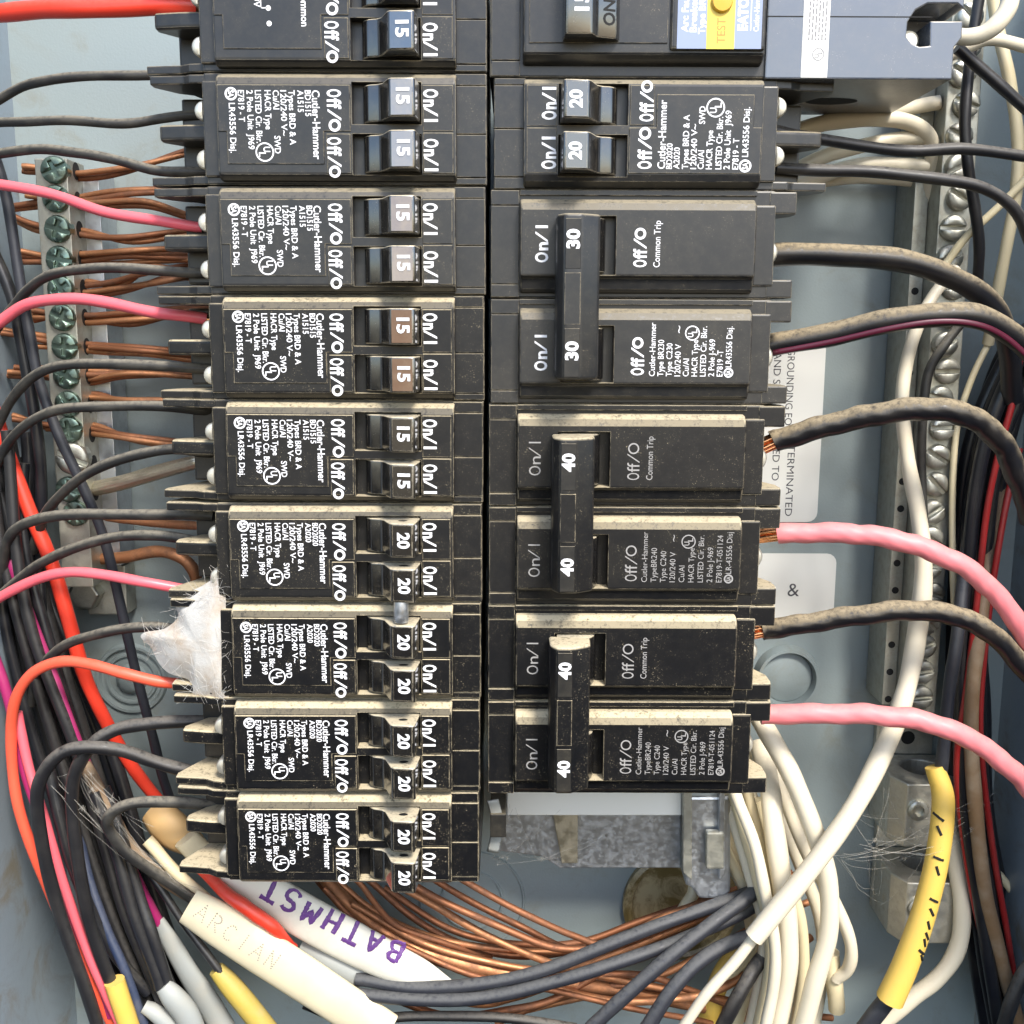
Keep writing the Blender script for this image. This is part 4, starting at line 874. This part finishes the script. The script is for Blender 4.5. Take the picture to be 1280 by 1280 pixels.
wire('wire', 'thick pink wire with bare copper strands above the ampersand label', 'pink_thick', 12.5, [(972, 667, 53), (1040, 666, 56), (1100, 671, 59), (1160, 687, 61), (1215, 715, 61), (1255, 755, 60), (1295, 815, 57)], tip='strands', twist=.035, per=16, n=30)
wire('wire', 'thick black wire with copper end just below the ampersand label', 'blk_thick', 12.5, [(952, 788, 53), (1010, 779, 56), (1075, 769, 59), (1140, 763, 61), (1195, 770, 61), (1240, 793, 60), (1295, 850, 57)], tip='strands', twist=.035, per=16, n=30)
wire('wire', 'thick pink wire at the bottom double pole breaker', 'pink_thick', 12.5, [(950, 893, 53), (1030, 892, 56), (1100, 894, 59), (1160, 903, 61), (1215, 925, 61), (1260, 958, 60), (1300, 1000, 58)], twist=.035, per=16, n=30)
# white and dark wires by the neutral bar
wire('wire', 'long white wire crossing the neutral bar and sweeping down', 'white', [7, 7.5, 8, 8.5, 9, 10, 11, 12, 12, 12.5, 12.5, 12.5, 12.5], [(1195, 335, 30), (1165, 372, 33), (1140, 430, 36), (1127, 500, 38), (1134, 570, 40), (1148, 640, 41), (1154, 710, 42), (1148, 780, 43), (1136, 850, 45), (1112, 920, 48), (1070, 1005, 52), (1010, 1090, 54), (942, 1172, 54)])
wire('wire', 'thin white wire leaving the cut end of the white sweep', 'white', 7, [(955, 1158, 53.5), (920, 1200, 53), (885, 1240, 52), (850, 1290, 50)])
WL = 'white wires hanging below the lowest double pole breaker'
wire('wire', 'white thick wire curving out beside the bottom pink wire', 'white', 12, [(938, 880, 38), (962, 920, 42), (990, 970, 45), (1015, 1030, 46), (1034, 1100, 46), (1036, 1165, 45), (1018, 1230, 44), (1000, 1300, 42)])
for i, (r, pts) in enumerate([
    (13, [(950, 930, 24), (960, 975, 34), (966, 1020, 40), (976, 1090, 42), (984, 1160, 42), (982, 1225, 40), (968, 1300, 38)]),
    (8, [(912, 970, 34), (928, 1030, 38), (946, 1090, 40), (960, 1150, 40), (962, 1210, 39), (945, 1300, 36)]),
    (7.5, [(900, 975, 30), (922, 1040, 34), (940, 1100, 36), (955, 1160, 36), (950, 1220, 35), (935, 1300, 33)]),
    (7, [(930, 970, 30), (945, 1030, 34), (955, 1090, 36), (965, 1150, 36), (968, 1210, 34), (958, 1300, 32)]),
    (8, [(955, 925, 22), (975, 985, 26), (1005, 1060, 30), (1040, 1120, 30), (1062, 1175, 30), (1060, 1210, 28), (1045, 1225, 26)]),
    (8, [(945, 1000, 22), (975, 1080, 24), (1000, 1150, 25), (1004, 1220, 24), (992, 1300, 22)]),
    (8.5, [(915, 930, 18), (935, 985, 18), (962, 1060, 20), (985, 1130, 21), (998, 1190, 21), (990, 1300, 20)]),
    (9, [(895, 990, 20), (915, 1060, 22), (935, 1130, 23), (940, 1200, 23), (915, 1300, 22)]),
    (8, [(935, 930, 14), (968, 1000, 14), (1000, 1080, 16), (1025, 1150, 17), (1028, 1220, 17), (1015, 1300, 16)]),
    (8, [(905, 1010, 12), (945, 1100, 14), (968, 1180, 15), (975, 1300, 15)]),
    (7.5, [(905, 940, 32), (922, 1000, 42), (944, 1060, 45), (958, 1120, 46), (968, 1180, 46), (966, 1235, 45), (955, 1300, 44)]),
    (7, [(880, 1010, 24), (905, 1060, 26), (930, 1110, 28), (946, 1150, 26), (938, 1190, 24), (905, 1225, 22)])]):
    wire('wire', 'white wire in the sheaf below the lowest double pole breaker', 'white' if i % 2 == 0 else 'cream', r, pts, group=WL)
wire('wire', 'white insulated stub hanging low behind the white sheaf', 'cream', [11, 11, 10], [(1038, 1190, 24), (1042, 1225, 24), (1046, 1262, 23)])
wire('wire', 'white wire plugged into the arc fault side body', 'white', [10, 10.5, 11, 11, 11], [(1182, 45, 58), (1210, 46, 60), (1240, 36, 62), (1258, 12, 62), (1266, -25, 60)])
wire('wire', 'cream wire branching behind the arc fault lead', 'white', 8, [(1185, 70, 40), (1215, 56, 42), (1245, 50, 43), (1300, 62, 42)])
wire('wire', 'long cream wire running down past the neutral bar', 'cream', 7.5, [(1238, -20, 30), (1248, 40, 30), (1262, 100, 31), (1272, 170, 32), (1270, 240, 32), (1260, 300, 31), (1248, 360, 28), (1235, 430, 22)])
wire('wire', 'cream wire slanting up from neutral bar to the panel wall', 'cream', 5, [(1182, 330, 28), (1205, 300, 30), (1240, 266, 33), (1300, 205, 36)])
wire('wire', 'black slim wire running down in front of neutral screws', 'blk', 7, [(1228, -20, 34), (1214, 60, 34), (1206, 140, 35), (1210, 200, 35), (1218, 260, 34), (1224, 310, 32), (1222, 360, 28)])
wire('wire', 'black wire slanting away from the arc fault corner', 'blk_clean', 7.5, [(1196, 60, 50), (1222, 82, 50), (1255, 112, 50), (1300, 150, 50)])
wire('wire', 'dusty slim wire lying across the middle neutral screws', 'blk_dusty', 6, [(1208, 395, 30), (1182, 430, 33), (1160, 470, 33), (1151, 540, 32), (1153, 610, 32), (1157, 680, 33), (1160, 740, 30)])
NW = 'white wires clamped in the neutral bar'
for i, (r, pts) in enumerate([(10, [(985, 168, 22), (1040, 152, 24), (1100, 148, 24), (1145, 158, 22), (1166, 185, 20), (1162, 250, 14)]), (9, [(990, 215, 20), (1040, 192, 22), (1095, 178, 22), (1160, 172, 20)]),
    (9, [(985, 235, 16), (1050, 212, 18), (1100, 205, 18), (1160, 208, 18)]), (9, [(1090, 150, 14), (1130, 138, 18), (1175, 128, 20)]), (8, [(990, 232, 12), (1060, 222, 12), (1140, 226, 12)])]):
    wire('wire', 'white wire bent towards the neutral bar under the arc fault body', 'white', r, pts, group=NW)
DB = 'dark wires bundled behind the thick wires beside the neutral bar'
for i, (x0, x1, x2, x3, x4, w0) in enumerate([(1262, 1228, 1212, 1205, 1245, 20), (1250, 1215, 1200, 1198, 1232, 26), (1270, 1240, 1222, 1215, 1255, 14), (1240, 1204, 1192, 1190, 1222, 18), (1280, 1250, 1232, 1226, 1262, 22), (1256, 1222, 1207, 1201, 1238, 32), (1285, 1244, 1228, 1220, 1250, 28), (1232, 1212, 1216, 1230, 1268, 12)]):
    wire('wire', 'dark wire bundled beside the neutral bar along the panel wall', 'blk_clean' if i % 2 else 'blk', random.uniform(7, 9), [(x0+75, 395, w0+4), (x0+22, 440, w0+4), (x1+8, 560, w0+2), (x2+3, 720, w0), (x3, 880, w0), (x3+4, 1000, w0), ((x3+x4)/2+4, 1120, w0), (x4, 1220, w0), (x4+14, 1300, w0)], group=DB)
wire('wire', 'thin dark red wire running the height of the dark bundle', 'dkred', 4, [(1278, 430, 38), (1268, 490, 38), (1250, 560, 37), (1234, 640, 36), (1222, 740, 35), (1208, 860, 34), (1196, 950, 33), (1200, 1020, 32), (1214, 1110, 31), (1234, 1200, 30), (1256, 1300, 29)])
wire('wire', 'second dark red wire lower in the dark bundle', 'dkred', 4, [(1275, 560, 30), (1256, 640, 32), (1240, 730, 32), (1230, 830, 32), (1226, 930, 32), (1240, 1060, 30), (1262, 1180, 28), (1280, 1290, 26)])
wire('wire', 'dusty brown wire between the lugs and the panel wall', 'brown', 9, [(1262, 560, 20), (1236, 690, 28), (1222, 800, 34), (1214, 900, 35), (1218, 1000, 35), (1228, 1090, 34), (1244, 1170, 33), (1262, 1240, 32), (1280, 1300, 31)])
wire('wire', 'tan slim wire beside the dusty brown wire', 'cream', 4, [(1250, 400, 20), (1212, 480, 24), (1194, 560, 26), (1190, 700, 28), (1200, 880, 32), (1212, 1000, 32), (1224, 1100, 32), (1240, 1200, 30), (1252, 1300, 28)])
wire('wire', 'slate grey wire entering the top of the yellow sleeve', 'grey_wire', 8, [(1230, 560, 24), (1206, 700, 32), (1196, 800, 38), (1188, 860, 38), (1180, 920, 38), (1176, 965, 37), (1178, 990, 36)])
ys = wire('sleeve', 'long yellow sleeve with black tick marks in front of the lugs', 'yellow', [12, 14, 14.5, 15, 16, 17], [(1168, 958, 37), (1179, 1000, 39), (1172, 1070, 41), (1155, 1140, 42), (1132, 1205, 42), (1112, 1250, 42)], cat='sleeve')
mb = MB(); lo_ = Vector((ys.location.x*1000, (ys.location.z-ZOFF)*1000, -ys.location.y*1000))
for x, y, a in ((1181, 1030, .6), (1180, 1045, 1.2), (1177, 1078, .3), (1175, 1092, 1.3), (1169, 1128, .5), (1166, 1142, 1.1), (1162, 1158, 1.3), (1160, 1172, 1.2), (1153, 1192, .8), (1154, 1200, 1.2), (1157, 1180, 1.4)):
    dr = Vector((math.cos(a), -math.sin(a), 0)); pts = []
    for t_ in (-1.3, -.4, .4, 1.3):
        c = P(x, y, 46) + dr*t_; pts.append(Vector((c[0], c[1], on_tube(*PATH[ys['label']], Vector((c[0], c[1]))) - .1)) - lo_)
    mb.tube(pts, .42, 6)
link('tick_mark', mb.mesh('tick_mark'), M['black'], ys)
wire('wire', 'grey wire leaving the bottom of the yellow sleeve', 'grey_wire', 11, [(1120, 1235, 41), (1100, 1262, 40), (1070, 1300, 38)])
wire('wire', 'off white wire looping from the lower lug', 'white', 10.5, [(1182, 1020, 24), (1195, 1080, 26), (1203, 1135, 28), (1196, 1185, 29), (1170, 1225, 30), (1135, 1252, 30), (1085, 1290, 28)])
for i, pts in enumerate([[(1245, 1090, 14), (1270, 1120, 16), (1300, 1150, 18)], [(1248, 1150, 12), (1270, 1185, 14), (1295, 1225, 16)], [(1250, 1190, 10), (1268, 1215, 12), (1285, 1250, 12)]]):
    wire('wire', 'short cream wire end against the panel wall beside the dark bundle', 'cream', 5, pts, group='cream wire ends at the panel wall')
wire('wire', 'black wire at the bottom corner of the panel wall', 'blk', 9, [(1300, 1190, 40), (1278, 1220, 40), (1262, 1260, 40), (1250, 1300, 40)])

# ---------------------------------------------------------------- spider nest and cobwebs
ol = [(286, 706), (268, 722), (245, 736), (220, 740), (219, 756), (222, 772), (205, 786), (182, 790), (176, 797), (188, 808), (198, 828), (212, 842), (236, 850), (240, 866), (242, 876), (262, 874), (284, 879), (287, 840), (286, 800), (285, 750)]
ol = [tuple(p) for p in spline([Vector((x, y)) for x, y in ol + ol[:1]], 4)][:-1]
cx, cy = 246, 802; mb = MB(); n = len(ol); K_ = 9
for side in (1, -1):
    vs = []
    for k in range(K_ + 1):
        f = k/K_
        for i, (x, y) in enumerate(ol):
            j = 1.0
            X, Y = cx + (x-cx)*f*j, cy + (y-cy)*f*j
            wz = 55 + (X - 176)/110*9 + side*math.sqrt(max(0, 1 - f**2))*4.2 + .9*math.sin(X*.10 + 1)*math.cos(Y*.08)*(1-f)
            vs.append(P(X, Y, wz))
    for it in range(14):
        nw = list(vs)
        for k in range(1, K_):
            for i in range(n): nw[k*n+i] = (vs[k*n+i]*2 + vs[k*n+(i+1) % n] + vs[k*n+i-1 if i else k*n+n-1] + vs[(k+1)*n+i] + vs[(k-1)*n+i])/6
        cc = sum((nw[n+i] for i in range(n)), Vector())/n
        for i in range(n): nw[i] = cc
        vs = nw
    fs = [(k*n+i, k*n+(i+1) % n, (k+1)*n+(i+1) % n, (k+1)*n+i) for k in range(K_) for i in range(n)]
    mb.add(vs, fs)
nest = top('spider_nest', mb, M['silk'], 'white woolly spider nest spun over the ends of two breakers', 'spider nest', origin=tuple(P(cx, cy, 58)), smooth='all')
fz = MB(); o0 = P(cx, cy, 58)
for i in range(170):
    x, y = random.choice(ol); f = random.uniform(.55, 1.0); X, Y = cx+(x-cx)*f, cy+(y-cy)*f
    a = random.uniform(0, 6.28); l = random.uniform(8, 26); w0 = 55 + (X-176)/110*9 + math.sqrt(1-f*f)*4.2 + .15
    pts = [P(X + math.cos(a)*l*t, Y + math.sin(a)*l*t + random.uniform(-2, 2), w0 + random.uniform(-.6, .9)) - o0 for t in (0, .5, 1)]
    fz.tube(spline(pts, 3), .035, 3, cap=False)
link('loose_silk', fz.mesh('loose_silk', recalc=False), M['silk'], nest)['kind'] = 'stuff'
def web(label, seeds, count, rad):
    mb = MB()
    for i in range(count):
        (x0, y0, w0), (x1, y1, w1) = random.sample(seeds, 2)
        j = lambda s=5: random.gauss(0, s)
        a, c = P(x0+j(), y0+j(), w0), P(x1+j(), y1+j(), w1); L_ = (c-a).length
        pts = [a.lerp(c, t_) + Vector((random.gauss(0, .03), -.9*t_*(1-t_) + random.gauss(0, .03), random.gauss(0, .03)))*L_*.35 for t_ in (0, .2, .4, .6, .8, 1)]
        mb.tube(spline(pts, 4), rad*random.uniform(.5, 1.3), 3, cap=False)
        if i % 4 == 0:                                   # clumps of lint caught on the thread
            p = random.choice(pts[1:5])
            for k in range(5):
                q = [p + Vector((random.gauss(0, .5), random.gauss(0, .5), random.gauss(0, .4))) for _ in range(4)]
                mb.tube(spline(q, 4), rad*.6, 3, cap=False)
    top('cobweb', mb, M['thread'], label, 'cobweb', kind='stuff', recalc=False)
web('wispy cobweb strung around the lugs and yellow sleeve', [(1060, 1010, 20), (1110, 985, 22), (1150, 1060, 27), (1120, 1080, 26), (1180, 1060, 44), (1080, 1060, 45), (1235, 1000, 30), (1210, 1010, 36), (1100, 1120, 20), (1050, 1070, 40), (1140, 1040, 28)], 34, .045)
web('dusty cobweb over the harness beside the lowest twin breaker', [(100, 960, 52), (145, 1000, 52), (190, 1040, 46), (160, 1070, 48), (210, 1090, 44), (70, 980, 56), (120, 1010, 46), (240, 1120, 42)], 30, .05)
web('faint cobweb across the silver bracket', [(640, 1060, 30), (700, 1010, 34), (640, 1010, 36), (680, 1075, 30), (760, 1040, 30), (620, 1080, 40)], 9, .04)
